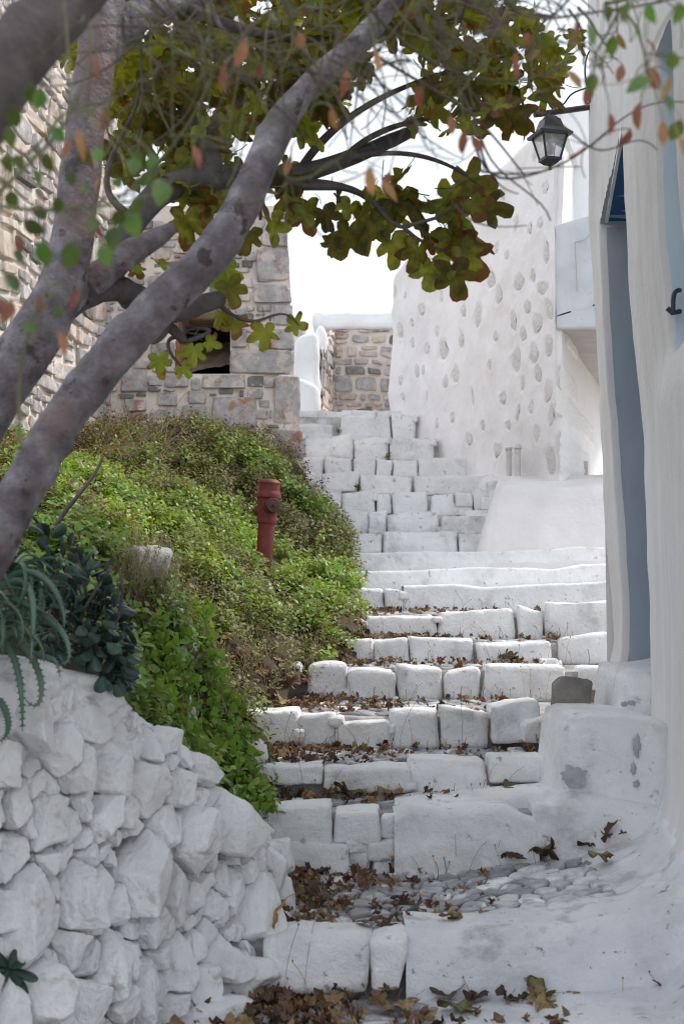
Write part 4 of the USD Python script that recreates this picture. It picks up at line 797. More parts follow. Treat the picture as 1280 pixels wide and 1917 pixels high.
# plaster bank below the white house
def mound():
    xs, ys = np.arange(0.9, 4.6, .04), np.arange(12.5, 20.0, .04); X, Y = np.meshgrid(xs, ys, indexing='ij')
    xl = np.interp(Y, [12.7, 13.2, 13.7, 14.2, 14.7, 15.2, 15.7, 16.2], [1.18, 1.34, 1.45, 1.42, 1.30, 1.12, .86, .70])   # left edge, where the steps start
    top_ = np.interp(Y, [12.7, 13.4, 14.2, 15, 16, 17, 20], [2.32, 2.46, 2.56, 2.62, 2.66, 2.7, 2.75])
    front = np.clip((Y - 12.62) / .42, 0, 1); lft = np.clip((X - (xl - .12)) / .30, 0, 1)
    base = np.array([stair_z(y) for y in Y.ravel()]).reshape(Y.shape) - .25
    s = lambda t: t * t * (3 - 2 * t)
    h = base * 0 + 1.45 + (top_ - 1.45) * (s(front) ** .55) * (s(lft) ** .6)
    h += (meshkit.fbm(np.column_stack([X.ravel() * 3, Y.ravel() * 3, 0 * X.ravel()]), 4, 5).reshape(X.shape) - .5) * .09
    return np.column_stack([X.ravel(), Y.ravel(), h.ravel()]), grid(len(xs), len(ys))
solo('plaster_bank', mound(), 'wall_lime', 'smooth whitewashed plaster bank below the vent pipes', 'bank')

# house behind with the grey overhanging bay
oh = thing('overhanging_house', 'white house with grey rendered overhanging bay behind the lantern', 'house', (2.8, 14, 2.5))
Z0, Z1 = P(0, 616, 13.5)[2], P(0, 381, 13.5)[2]
v0 = lambda z: [(2.06, 13.53, z), (3.9, 13.40, z), (3.9, 17.2, z), (3.04, 17.2, z)]
pl = np.array(v0(Z0 + .0) + v0(Z1)); part(oh, 'bay_front', block(2.055, 3.9, 13.46, 13.54, Z0, Z1, .012, 6, .002, 3, 3, fine=0), 'grey_render')
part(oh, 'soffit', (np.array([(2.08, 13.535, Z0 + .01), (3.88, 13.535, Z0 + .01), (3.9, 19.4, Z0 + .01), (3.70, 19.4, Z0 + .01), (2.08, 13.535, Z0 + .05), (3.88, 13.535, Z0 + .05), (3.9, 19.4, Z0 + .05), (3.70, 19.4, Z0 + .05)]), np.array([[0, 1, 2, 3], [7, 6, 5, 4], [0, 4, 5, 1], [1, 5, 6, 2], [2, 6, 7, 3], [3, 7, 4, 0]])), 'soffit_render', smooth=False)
part(oh, 'upper_wall', block(2.2, 4.4, 15.0, 15.3, Z1 - 1.0, P(0, 214, 15.1)[2], .03, 12, .03, 2, 4), 'wall_bright')
part(oh, 'ledge', block(2.15, 4.4, 14.55, 15.0, Z1 - .9, Z1 + .10, .03, 10, .02, 3, 5), 'wall_bright')
pts = [P(u, v, 13.425) for u, v in ((1080, 545), (1078, 500), (1076, 453))]; pts2 = [P(u, v, 13.425) for u, v in ((1076, 453), (1086, 451), (1096, 447), (1104, 437), (1110, 425))]
part(oh, 'panel_moulding', join([tube(pts, .005, 6), tube(spline(pts2, 24), .005, 6)]), 'soffit_render')

# ---------------------------------------------------------------- near house on the right
nh = thing('plastered_house', 'old beige white plastered house with blue door lintel along the right edge', 'house', (1.5, 7.0, 0.3))
zk = np.array([0, .2, .5, .76, .95, 1.16, 1.93, 3.0, 4.55, 6, 7.2])
far_x = PchipInterpolator(zk, [1.42, 1.41, 1.42, 1.435, 1.49, 1.54, 1.506, 1.454, 1.43, 1.41, 1.40])
near_x = PchipInterpolator([0, .2, .5, 1.0, 1.87, 2.53, 3.05, 3.7, 5, 7.2], [1.44, 1.46, 1.50, 1.507, 1.491, 1.459, 1.412, 1.388, 1.37, 1.36])
DY0, DY1, DZ0 = 7.0, 7.8, 1.06
door_top = lambda y: 3.49 + (DY1 - y) * .30
WY0, WY1, WZ0, WZ1 = 5.62, 5.98, 2.50, 3.75
ys = np.unique(np.r_[np.arange(3.3, 5.3, .1), np.arange(5.3, 6.1, .012), np.arange(6.1, 6.95, .03), np.arange(6.95, 7.06, .006), np.arange(7.06, 7.76, .05), np.arange(7.74, 7.87, .006), np.arange(7.87, 8.22, .02)])
zs = np.unique(np.r_[np.arange(-.1, .6, .03), np.arange(.6, 2.5, .06), np.arange(2.46, 2.7, .012), np.arange(2.7, 3.4, .06), np.arange(3.4, 3.9, .02), np.arange(3.9, 5.4, .15)])
Yg, Zg = np.meshgrid(ys, zs, indexing='ij')
wgt = np.clip((Yg - 7.0) / 0.8, 0, 1); ss = lambda t: np.clip(t, 0, 1) ** 2 * (3 - 2 * np.clip(t, 0, 1))
Xg = near_x(np.clip(Zg, 0, 7.2)) * (1 - wgt) + far_x(np.clip(Zg, 0, 7.2)) * wgt
Xg = Xg + np.where(Yg < 7, (7 - Yg) * -0.055, 0) - .06 * ss((6.6 - Yg) / .6) * ss((2.55 - Zg) / .3)
Xg += (meshkit.fbm(np.column_stack([Xg.ravel() * 0, Yg.ravel() * 2.2, Zg.ravel() * 1.1]), 2, 31).reshape(Xg.shape) - .5) * .04 + (meshkit.fbm(np.column_stack([Xg.ravel() * 0, Yg.ravel() * 6, Zg.ravel() * 5]), 3, 32).reshape(Xg.shape) - .5) * .012
gz = np.interp(Yg, [0, 5.2, 5.3, 7.5, 8.2], [0.05, .08, .33, .40, .7])
flare = .12 * np.exp(-np.clip(Zg - gz, -.1, 5) / .10) * (Yg < 7.9); Xg -= flare
e = .028
dd = ss((Yg - DY0 + e) / (1.3 * e)) * ss((DY1 - Yg + .055) / .07) * (Zg > DZ0 - .1) * (Zg < door_top(Yg) + .015)
dw = ss((Yg - WY0 + e) / (2 * e)) * ss((WY1 - Yg + e) / (2 * e)) * ss((Zg - WZ0 + .05 - .12 * ss((5.8 - Yg) / .4)) / .12) * (Zg < WZ1)
deep = np.maximum(dd * .44, dw * .24); Xg = Xg + deep
# rounded far end
endr = np.clip((Yg - 8.12) / .09, 0, 1); Xg += .09 * (1 - np.sqrt(np.clip(1 - endr ** 2, 0, 1)))
V = np.column_stack([Xg.ravel(), Yg.ravel(), Zg.ravel()]); F = grid(len(ys), len(zs))[:, ::-1]
dmax = deep.ravel()[F].mean(1); fy = Yg.ravel()[F].mean(1); fz = Zg.ravel()[F].mean(1)
isdoor = (dmax > .04) & (fy > 6.9); iswin = (dmax > .02) & (fy < 6.6)
def sub(V, F):
    F = np.vstack([F[:, [0, 1, 2]], F[:, [0, 2, 3]]]); u_, inv = np.unique(F, return_inverse=True); return V[u_], inv.reshape(F.shape)
skirt = fz < np.interp(fy, [0, 5.2, 5.3, 7.5, 8.2], [0.05, .08, .33, .40, .7]) + .12 + .10 * (meshkit.fbm(np.column_stack([fy * 6, fy * 0, fy * 0]), 3, 3) - .5)
part(nh, 'wall', sub(V, F[~isdoor & ~iswin & ~skirt]), 'wall_streaked'); part(nh, 'skirting', sub(V, F[skirt & ~isdoor]), 'whitewash_worn')
part(nh, 'door_reveal', sub(V, F[isdoor]), 'jamb_blue')
part(nh, 'window_reveal', sub(V, F[iswin]), 'pale_blue')
part(nh, 'end_wall', (np.array([(1.53, 8.21, -.1), (1.50, 8.21, 5.3), (2.4, 8.3, 5.3), (2.4, 8.3, -.1)]), np.array([[0, 1, 2, 3]])), 'wall_streaked', smooth=False)
part(nh, 'gable_wall', (np.array([(1.25, 3.3, -.1), (2.4, 3.3, -.1), (2.4, 3.3, 5.3), (1.2, 3.3, 5.3)]), np.array([[0, 1, 2, 3]])), 'wall_streaked', smooth=False)
part(nh, 'roof', (np.array([(1.30, 3.3, 5.25), (1.45, 8.21, 5.25), (2.4, 8.3, 5.25), (2.4, 3.3, 5.25)]), np.array([[0, 1, 2, 3]])), 'wall_streaked', smooth=False)
# sloping blue lintel board with white edge, and the door
def slab(y0, z0, x0, y1, z1, x1, xd, t):
    v = [];
    for y, z, x in ((y0, z0, x0), (y1, z1, x1)): v += [(x, y, z), (x + xd, y, z), (x + xd, y, z + t), (x, y, z + t)]
    return np.array(v), np.array([[0, 1, 5, 4], [1, 2, 6, 5], [2, 3, 7, 6], [3, 0, 4, 7], [0, 3, 2, 1], [4, 5, 6, 7]])
xa, xb = P(1134, 415, 7.83)[0], P(1163, 250, 7.0)[0]
part(nh, 'lintel_board', slab(7.83, P(1134, 416, 7.83)[2], xa + .012, 6.99, P(1163, 250, 6.99)[2], xb + .012, .46, .11), 'blue_paint', smooth=False)
part(nh, 'lintel_edge', slab(7.835, P(1134, 418, 7.83)[2] - .003, xa - .006, 6.985, P(1163, 250, 6.99)[2] - .003, xb - .006, .017, .05), 'wall_bright', smooth=False)
dr = part(nh, 'door', bx(1.86, 1.90, 7.02, 7.8, DZ0, 3.5), 'blue_paint', smooth=False)
part(nh, 'window_frame', bx(1.55, 1.58, 5.58, 6.0, WZ0, WZ1), 'pale_blue', smooth=False)
c = P(1262, 572, 5.93)
part(nh, 'shutter_hook', join([tube(spline([c + [0.03, .02, .07], c + [-.0, 0, .05], c + [-.005, 0, 0], c + [-.012, -.01, -.035]], 14), .010, 8), tube([c + [-.03, 0, -.01], c + [-.01, 0, -.03], c + [.03, .02, -.02]], .011, 8)]), 'black_iron')
c = P(1281, 1360, 6.0)
part(nh, 'blue_bracket', block(c[0] - .012, c[0] + .05, 5.97, 6.03, c[2] - .045, c[2] + .045, .012, 8, .002, 9, 2), 'blue_paint')

# entrance steps of that house
es = thing('entrance_steps', 'whitewashed stepped plaster block with grey flaked patch at the right house door', 'steps', (1.2, 6.6, .2))
part(es, 'lower_block', block(P(1026, 0, 6.47)[0], 1.56, 6.45, 7.2, .10, P(0, 1340, 6.47)[2], .06, 16, .016, 4, 5, taper=.03), 'whitewash_step')
part(es, 'upper_block', block(P(1150, 0, 7.0)[0], 1.80, 6.97, 7.78, .6, P(0, 1252, 7.0)[2], .045, 14, .014, 5, 6), 'whitewash_step')
part(es, 'footing', block(P(1010, 0, 6.40)[0], 1.6, 6.37, 7.0, .0, P(0, 1497, 6.4)[2], .09, 14, .03, 4, 8), 'whitewash_step')
def flake(u, v, Y, w, h, sd_):
    c = P(u, v, Y); th = np.linspace(0, 2 * np.pi, 29)[:-1]; rg = np.random.default_rng(sd_)
    r_ = .55 + 1.1 * (meshkit.fbm(np.column_stack([np.cos(th) * 2.6, np.sin(th) * 2.6, 0 * th + sd_]), 3, sd_) - .25) 
    ring_ = np.column_stack([c[0] + np.cos(th) * r_ * w / 2 * 1.3, np.full(28, Y), c[2] + np.sin(th) * r_ * h / 2 * 1.3])
    v_ = np.vstack([[c], c + (ring_ - c) * .6 + [0, -.002, 0], ring_ + [0, .006, 0]]); F = [[0, 1 + i, 1 + (i + 1) % 28] for i in range(28)]
    for i in range(28): j = (i + 1) % 28; F += [[1 + i, 29 + i, 29 + j], [1 + i, 29 + j, 1 + j]]
    part(es, 'flaked_patch', (v_, np.array(F)[:, ::-1]), 'flaked_patch')
flake(1072, 1453, 6.437, .11, .085, 1); flake(1192, 1395, 6.437, .03, .09, 2); flake(1186, 1440, 6.437, .025, .05, 3); flake(1192, 1468, 6.437, .03, .03, 4); flake(1168, 1318, 6.955, .03, .025, 6); flake(1182, 1316, 6.955, .04, .02, 7)

# grey upright slab
a, b = P(1034, 1268, 7.32), P(1103, 1350, 7.32)
v, f = block(a[0], b[0], 7.28, 7.40, b[2] - .15, a[2], .012, 14, .006, 9, 4)
v[:, 2] -= np.clip((a[0] + .05 - v[:, 0]) / .05, 0, 1) * np.clip((v[:, 2] - (a[2] - .12)) / .12, 0, 1) * .045
solo('stone_slab', (v, f), 'grey_slab', 'small weathered grey stone slab standing upright behind the entrance block', 'slab')

# ---------------------------------------------------------------- fire hydrant
hb = P(491.5, 1085, 10.8); hy = thing('fire_hydrant', 'worn dark red fire hydrant leaning slightly in the green bank', 'hydrant', hb)
k = 10.8 / FPX; RL = trimesh.transformations.rotation_matrix(math.radians(3.9), [0, 1, 0])[:3, :3]
hz = lambda vv: (1085 - vv) * k
def hp(name, m, mt, smooth=35): part(hy, name, xf(m, RL, hb), mt, smooth=smooth)
hp('barrel', lathe([(0, -.12), (.064, -.12), (.064, hz(979)), (0, hz(979))], 32), 'hydrant_red')
hp('body', lathe([(0, hz(981)), (.066, hz(981)), (.074, hz(979)), (.077, hz(976)), (.077, hz(971)), (.073, hz(968)), (.0775, hz(950)), (.083, hz(936)), (.083, hz(931)), (0, hz(931))], 36), 'hydrant_red')
hp('flange', lathe([(0, hz(933)), (.088, hz(933)), (.096, hz(931)), (.097, hz(926)), (.092, hz(923)), (.090, hz(921)), (.086, hz(919)), (0, hz(919))], 36), 'hydrant_red')
hp('bonnet', lathe([(0, hz(920)), (.083, hz(920)), (.081, hz(910)), (.082, hz(906)), (.086, hz(905)), (.087, hz(903)), (.080, hz(900)), (.068, hz(898.3)), (.066, hz(897.6)), (.05, hz(896.6)), (0, hz(896))], 36), 'hydrant_red')
def outlet(ang, z, r1, r2, reach, nm):
    d = np.array([math.sin(ang), -math.cos(ang), 0.0]); B_ = frame([0, 0, 1], d); Rm = np.column_stack([np.cross([0, 0, 1], d), [0, 0, 1], d])
    hp(nm + '_neck', xf(lathe([(0, 0), (r1, 0), (r1, reach - .012), (r1 * .96, reach - .004), (0, reach - .004)], 28), Rm, [0, 0, z]), 'hydrant_red')
    cap = part(hy, nm + '_cap', xf(xf(lathe([(0, reach), (r2, reach), (r2 * 1.02, reach + .006), (r2 * 1.0, reach + .028), (r2 * .9, reach + .037), (r2 * .4, reach + .040), (0, reach + .040)], 28), Rm, [0, 0, z]), RL, hb), 'hydrant_dark', smooth=35)
    part(cap, 'nut', xf(xf(lathe([(0, reach + .04), (.014, reach + .04), (.012, reach + .058), (0, reach + .058)], 5), Rm, [0, 0, z]), RL, hb), 'hydrant_dark', smooth=False)
outlet(math.radians(24), hz(946), .068, .057, .085, 'outlet')
outlet(math.radians(-108), hz(957), .048, .042, .062, 'side_outlet')

# ---------------------------------------------------------------- wall lantern
LY = 8.0; lc = P(1029, 262, LY); ll = thing('wall_lantern', 'black metal wall lantern hanging from an iron bracket near the right house', 'lantern', P(1104, 205, 8.1))
k = LY / FPX
def frus(z0, r0, z1, r1, th=0.2):
    c0 = [(r0 * math.cos(th + math.pi / 4 + i * math.pi / 2) * 1.414, r0 * math.sin(th + math.pi / 4 + i * math.pi / 2) * 1.414, z0) for i in range(4)]
    c1 = [(r1 * math.cos(th + math.pi / 4 + i * math.pi / 2) * 1.414, r1 * math.sin(th + math.pi / 4 + i * math.pi / 2) * 1.414, z1) for i in range(4)]
    return np.array(c0 + c1)
BOXF = np.array([[3, 2, 1, 0], [4, 5, 6, 7], [0, 1, 5, 4], [1, 2, 6, 5], [2, 3, 7, 6], [3, 0, 4, 7]])
TH = 0.28; lz = lambda vv: lc[2] + (262 - vv) * k; LX = np.array([lc[0], LY, 0])
def frm(*a): return frus(*a, TH) + LX
part(ll, 'roof', join([(frm(lz(256), .097, lz(251), .100), BOXF), (frm(lz(251), .096, lz(240), .062), BOXF), (frm(lz(240), .062, lz(222), .044), BOXF), (frm(lz(222), .040, lz(216), .026), BOXF)]), 'black_iron', smooth=False)
r0, r1, zb, zt = .044, .074, lz(298), lz(256); cb, ct = frm(zb, r0, zb + .001, r0)[:4], frm(zt, r1, zt + .001, r1)[:4]
for i in range(4):
    part(ll, 'corner_bar', tube([cb[i], (cb[i] + ct[i]) / 2, ct[i]], .0065, 6), 'black_iron')
    j = (i + 1) % 4; cc = np.array([lc[0], LY, (zb + zt) / 2]); sh = lambda p: p + (np.array([lc[0], LY, p[2]]) - p) * .06
    part(ll, 'pane', (np.array([sh(cb[i]), sh(cb[j]), sh(ct[j]), sh(ct[i])]), np.array([[0, 1, 2, 3]])), 'lantern_glass', smooth=False)
part(ll, 'base', join([(frm(lz(302), .050, lz(297), .050), BOXF), (frm(lz(309), .026, lz(302), .046), BOXF), xf(lathe([(0, 0), (.008, .004), (.012, .014), (.007, .022), (.02, .03), (0, .03)], 12), None, [lc[0], LY, lz(320)])]), 'black_iron', smooth=30)
part(ll, 'bulb', xf(lathe([(0, 0), (.018, .006), (.028, .026), (.024, .045), (.014, .06), (.014, .085), (0, .085)], 16), None, [lc[0], LY, lz(290)]), 'pvc')
wa = P(1110, 199, 8.12); ar = P(1000, 214, LY)
part(ll, 'bracket_arm', tube([wa, P(1060, 206, 8.06), ar], .017, 8), 'black_iron', smooth=40)
part(ll, 'hanger', tube([[lc[0], LY, lz(217)], [lc[0], LY, lz(209)]], .009, 8), 'black_iron')
sc = lambda pts: tube(spline([P(u, v, 8.06) for u, v in pts], 40), .005, 6)
part(ll, 'scroll', sc([(1036, 204), (1030, 198), (1028, 190), (1034, 186), (1039, 192), (1050, 196), (1065, 180), (1085, 168), (1102, 162)]), 'black_iron')
part(ll, 'scroll', sc([(1100, 181), (1096, 186), (1096, 192), (1101, 193), (1104, 188), (1100, 165), (1095, 140), (1097, 110), (1103, 95)]), 'black_iron')
part(ll, 'back_plate', bx(wa[0] - .01, wa[0] + .02, 8.05, 8.17, wa[2] - .05, wa[2] + .30), 'black_iron', smooth=False)

# ================================================================ plants
def lf(name_pts, n=1): return name_pts
FA = np.radians([0, 9, 18, 26, 32, 37, 43, 52, 61, 70, 78, 84, 90, 98, 110, 124, 140, 156, 168, 180])
FR = np.array([1.0, .975, .90, .73, .53, .49, .66, .87, .93, .86, .70, .53, .49, .58, .70, .71, .62, .48, .32, .12])
def fig_leaf(size, rng, curl=0.2, droop=0.25, crumple=0.0, stalk=True, rings=3):
    """a lobed leaf: foot at the origin, tip along +y, upper side +z"""
    th = np.r_[FA, -FA[1:-1][::-1]]; dev = 1 + rng.uniform(-.05, .05, len(th)); sh = rng.uniform(-.15, .15)
    r = np.interp(np.abs(th), FA, FR) * dev * (1 + sh * np.sin(th)); o = np.array([0, .36])
    V, rim = [[0, .36, 0]], [0.0]
    for k in range(1, rings + 1):
        t = k / rings
        for a, q in zip(th, r): V.append([math.sin(a) * q * t * .64, .36 + math.cos(a) * q * t * .64, 0]); rim.append(t * (0.75 + .25 * q))
    V = np.array(V); n = len(th)
    x, y = V[:, 0], V[:, 1]
    z = curl * np.abs(x) ** 1.5 * 1.2 * (1 if rng.random() < .75 else -1) - droop * y ** 2 + .04 * np.sin(9 * x + rng.uniform(0, 6)) * np.abs(x) * 2
    z += 0.05 * np.sin(9 * np.arctan2(x, y - .36) + rng.uniform(0, 6)) * np.hypot(x, y - .36) + .06 * np.cos(3.1 * np.arctan2(x, y - .36) * 2) * np.hypot(x, y - .36)
    if crumple:
        q = np.column_stack([V[:, :2] * 2.6, np.full(len(V), rng.uniform(0, 50))]); z = z + (meshkit.fbm(q, 3, 1) - .5) * crumple * 1.3
        V[:, 0] += (meshkit.fbm(q + 7, 2, 2) - .5) * crumple * .7; V[:, 1] += (meshkit.fbm(q + 17, 2, 3) - .5) * crumple * .7
        V[:, 0] *= 1 - .35 * crumple * rng.random()
    V[:, 2] = z
    F = [[0, 1 + i, 1 + (i + 1) % n] for i in range(n)]
    for k in range(rings - 1):
        for i in range(n):
            j = (i + 1) % n; a, b = 1 + k * n, 1 + (k + 1) * n; F += [[a + i, b + i, b + j], [a + i, b + j, a + j]]
    F = np.array(F)[:, ::-1]; V = V * size
    if stalk:
        st = tube(spline([[0, .02 * size, -.0004 * size], [rng.uniform(-.03, .03) * size, -.15 * size, .02 * size], [rng.uniform(-.08, .08) * size, -.35 * size, .09 * size]], 5), .012 * size, 4, cap=False)
        F = np.vstack([F, st[1] + len(V)]); V = np.vstack([V, st[0]]); rim += [0.0] * len(st[0])
    return V, F, np.array(rim)
def small_leaf(L, W, rng, fold=.25, round_=.5, bend=.25):
    ts = np.array([0, .25, .5, .78, 1.0]); ws = np.array([.10, .75, 1.0, .75 if round_ > .4 else .5, .05]) * W / 2
    V, F = [], []
    for t, w in zip(ts, ws):
        z = -bend * L * t * t
        V += [[-w, t * L, z + fold * w], [0, t * L, z], [w, t * L, z + fold * w]]
    for k in range(4):
        a, b = 3 * k, 3 * k + 3; F += [[a, a + 1, b + 1], [a, b + 1, b], [a + 1, a + 2, b + 2], [a + 1, b + 2, b + 1]]
    return np.array(V), np.array(F)
def place(m, p, d, up): R_ = frame(d, up); return m[0] @ R_.T + p, m[1]
def sprig(n, L, W, H, rng, round_=.6, spread=.9, fold=.25):
    ms = []
    for k in range(n):
        t = (k + .5) / n; az = k * 2.4 + rng.uniform(-.4, .4); el = rng.uniform(.1, .8) * (1.2 - .4 * t) + .2 * t
        d = np.array([math.cos(az) * spread, math.sin(az) * spread, el]); p = np.array([math.cos(az) * .006, math.sin(az) * .006, H * t]) + rng.normal(0, .012, 3) * [1, 1, .5]
        ms.append(place(small_leaf(L * rng.uniform(.7, 1.15), W * rng.uniform(.8, 1.15), rng, fold, round_, rng.uniform(0, .5)), p, d, [0, 0, 1]))
    return join(ms)
def quat(R_):
    m = Gf.Matrix3d(*R_.T.ravel().tolist()); q = m.ExtractRotation().GetQuat(); return Gf.Quath(float(q.GetReal()), *map(float, q.GetImaginary()))
def instancer(name, protos, pos, rots, scales, idx, kind='stuff', label=None, cat=None):
    path = fresh('/World', name); pi = UsdGeom.PointInstancer.Define(stage, path)
    rel = pi.CreatePrototypesRel()
    for k, (pn, mesh, mt) in enumerate(protos):
        q = f'{path}/{pn}'; v, f = arr(mesh); usdkit.mesh(stage, q, (v, f), M[mt], smooth=True); rel.AddTarget(q)
    pi.CreatePositionsAttr(Vt.Vec3fArray.FromNumpy(np.asarray(pos, np.float32))); pi.CreateProtoIndicesAttr(Vt.IntArray.FromNumpy(np.asarray(idx, np.int32)))
    pi.CreateScalesAttr(Vt.Vec3fArray.FromNumpy(np.repeat(np.asarray(scales, np.float32)[:, None], 3, 1))); pi.CreateOrientationsAttr(Vt.QuathArray([quat(r) for r in rots]))
    custom(pi.GetPrim(), label, cat, None, kind)
def randrot(rng, tilt, nrm=None):
    up = np.array([0, 0, 1.0]) if nrm is None else nrm; up = up + rng.normal(0, tilt, 3); up /= np.linalg.norm(up)
    a = rng.uniform(0, 6.283); x = np.cross(up, [math.cos(a), math.sin(a), .1]); x /= np.linalg.norm(x); return np.column_stack([x, np.cross(up, x), up])

# ---------------------------------------------------------------- green ground cover on the bank
rng = np.random.default_rng(77)
def bank_normal(x, y):
    e = .05; hx = (bank_h([[x + e, y]]) - bank_h([[x - e, y]]))[0] / (2 * e); hy = (bank_h([[x, y + e]]) - bank_h([[x, y - e]]))[0] / (2 * e); n = np.array([-hx, -hy, 1.0]); return n / np.linalg.norm(n)
cand = np.column_stack([rng.uniform(-3.3, .5, 60000), rng.uniform(4.9, 13.72, 60000)])
cand = cand[shapely.contains_xy(wallpoly, cand[:, 0], cand[:, 1])]
zc = bank_h(cand) + bank_lump(cand[:, 0], cand[:, 1])
uu = 640 + FPX * cand[:, 0] / cand[:, 1]; vv = 1090 - FPX * (zc - EYE) / cand[:, 1]
edge_x = np.interp(cand[:, 1], [e[0] for e in EDGE], [e[1] for e in EDGE])
lit = (cand[:, 1] > 6.6) & (cand[:, 1] < 10.4) & (cand[:, 0] > edge_x - np.interp(cand[:, 1], [6.6, 7.4, 8.5, 9.4, 10.4], [.06, .20, .24, .24, .06]))       # leaf litter by the steps
bare = lit | ((cand[:, 1] > 12.9) & (rng.random(len(cand)) < .35)) | ((np.hypot(uu - 278, (vv - 1075) * .75) < 66) & (rng.random(len(cand)) < .85)) | ((cand[:, 1] < 5.6) & (cand[:, 0] < -.85))
bare |= np.hypot(uu - 497, (vv - 1072) * .6) < 24
dens = np.where(bare, np.where(lit, .16, .03), np.interp(cand[:, 1], [5, 8, 13.7], [1, .85, .55])) * ((uu > -160) & (uu < 760))
gap_ = meshkit.noise(np.column_stack([cand * [6.5, 4.5], 0 * zc + 3.3]), 4)
keep = rng.random(len(cand)) < dens * .66 * np.clip((gap_ - .18) / .25, .12, 1)
cand, zc, uu, vv = cand[keep], zc[keep], uu[keep], vv[keep]
tone = meshkit.fbm(np.column_stack([cand * 1.3, 0 * zc]), 3, 5)
pos, rots, sc_, idx = [], [], [], []
for (x, y), z, t, u, v in zip(cand, zc, tone, uu, vv):
    n = bank_normal(x, y); olive = t + rng.normal(0, .06) > .585 or rng.random() < .05; brown = (y > 12.9 and rng.random() < .45 + .4 * (y > 13.3)) or (u < 230 and v < 880 and rng.random() < .45) or rng.random() < .05
    k = 8 + rng.integers(2) if brown else (rng.integers(4, 6) + (2 if False else 0) if olive else rng.integers(0, 4))
    if y < 7.3 and not brown: k = 6 + rng.integers(2) if rng.random() < .8 else k
    pos.append([x, y, z - .02 + rng.uniform(-.02, .03)]); rots.append(randrot(rng, .38, n * .5 + np.array([0.05, -.18, .6]))); sc_.append(rng.uniform(.75, 1.35)); idx.append(k)
r2 = np.random.default_rng(5)
protos = [(f'fresh_sprig_{c}', sprig(15, .038, .021, .13, r2), 'cover_leaf') for c in 'abcd'] + [(f'olive_sprig_{c}', sprig(15, .030, .016, .12, r2), 'cover_leaf_olive') for c in 'ab'] + [(f'vine_sprig_{c}', sprig(11, .036, .026, .10, r2, .8), 'vine_leaf') for c in 'ab'] + [(f'brown_sprig_{c}', sprig(10, .026, .013, .16, r2, .3), 'brown_cover') for c in 'ab']
instancer('ground_cover', protos, pos, rots, sc_, idx, label='dense small-leaved green ground cover over the bank left of the stairs', cat='ground cover')
# stems of the vine that trails down over the wall end, with its leaves
hang = [((330, 1190), (352, 1290), (372, 1400), (392, 1500), (415, 1592)), ((300, 1215), (330, 1330), (352, 1430), (385, 1520)), ((395, 1230), (405, 1330), (425, 1420), (445, 1490), (470, 1530)), ((255, 1210), (285, 1290), (320, 1380), (345, 1440)), ((365, 1210), (385, 1310), (400, 1400), (418, 1470)), ((415, 1300), (440, 1400), (462, 1470), (486, 1545)), ((280, 1180), (300, 1260), (325, 1330))]
tv = thing('trailing_vine', 'bright green trailing vine hanging over the end of the stone wall', 'vine', bank_hit(340, 1250))
pos, rots, sc_, idx = [], [], [], []
for h_ in hang:
    pts = []
    for u, v in h_:
        p = bank_hit(u, v); n = bank_normal(p[0], p[1]); pts.append(p + n * .05 + [0, -.05, .02])
    if h_[-1] == (415, 1592): pts[-1] = P(415, 1585, 5.45); pts[-2] = P(395, 1500, 5.52)
    c = spline(pts, 60); part(tv, 'stem', tube(c + rng.normal(0, .004, c.shape), .003, 4, cap=False), 'twig_dry')
    for q in range(2, 60):
        for _ in range(3): pos.append(c[q] + rng.normal(0, .028, 3)); rots.append(randrot(rng, .5, np.array([.15, -.6, .6]))); sc_.append(rng.uniform(.7, 1.25)); idx.append(0)
vs_, fs_ = [], []
for p, R_, s_ in zip(pos, rots, sc_): vs_.append(((small_leaf(.042, .032, r2, .2, .8, r2.uniform(0, .5))[0] @ (R_ @ np.column_stack([[1, 0, 0], [0, 0, 1], [0, -1, 0]])).T) * s_ + p, small_leaf(.042, .032, r2)[1]))
part(tv, 'foliage', join(vs_), 'vine_leaf', kind='stuff')

# ---------------------------------------------------------------- leaf litter and dry weeds
litp = [(f'curled_leaf_{c}', fig_leaf(.062, r2, .8, .4, 1.0, False, 2)[:2], 'dead_leaf' if c in 'abc' else 'dead_leaf_dark') for c in 'abcde'] + [(f'leaf_scrap_{c}', fig_leaf(.035, r2, .9, .3, 1.2, False, 2)[:2], 'dead_leaf') for c in 'ab']
pos, rots, sc_, idx = [], [], [], []
def litter(n, fn, k=None, tilt=.36):
    for _ in range(n):
        p = fn()
        if p is None: continue
        pos.append(p); rots.append(randrot(rng, tilt)); sc_.append(rng.uniform(.5, 1.25)); idx.append(rng.integers(0, 7) if k is None else rng.choice(k))
def on_bank():
    y = rng.uniform(6.5, 10.4); ex = np.interp(y, [e[0] for e in EDGE], [e[1] for e in EDGE]); x = ex + .12 - abs(rng.normal(0, .2))
    return [x, y, float(bank_h([[x, y]])[0]) + .025 + rng.uniform(-.01, .02)]
litter(420, on_bank)
def at_step(i, xlo, xhi, decay=.35, d0=.02, d1=None):
    def fn():
        x = xlo + min(rng.exponential(decay), xhi - xlo); y0 = STEP_Y[i] + .22 if i >= 0 else 4.2; y1 = STEP_Y[i + 1] - .02; y = y1 - min(rng.exponential((y1 - y0) * .45), y1 - y0) if d1 is None else rng.uniform(y0, y1)
        return [x, y, (STEP_Z[i] if i >= 0 else .02) + rng.uniform(.0, .03)]
    return fn
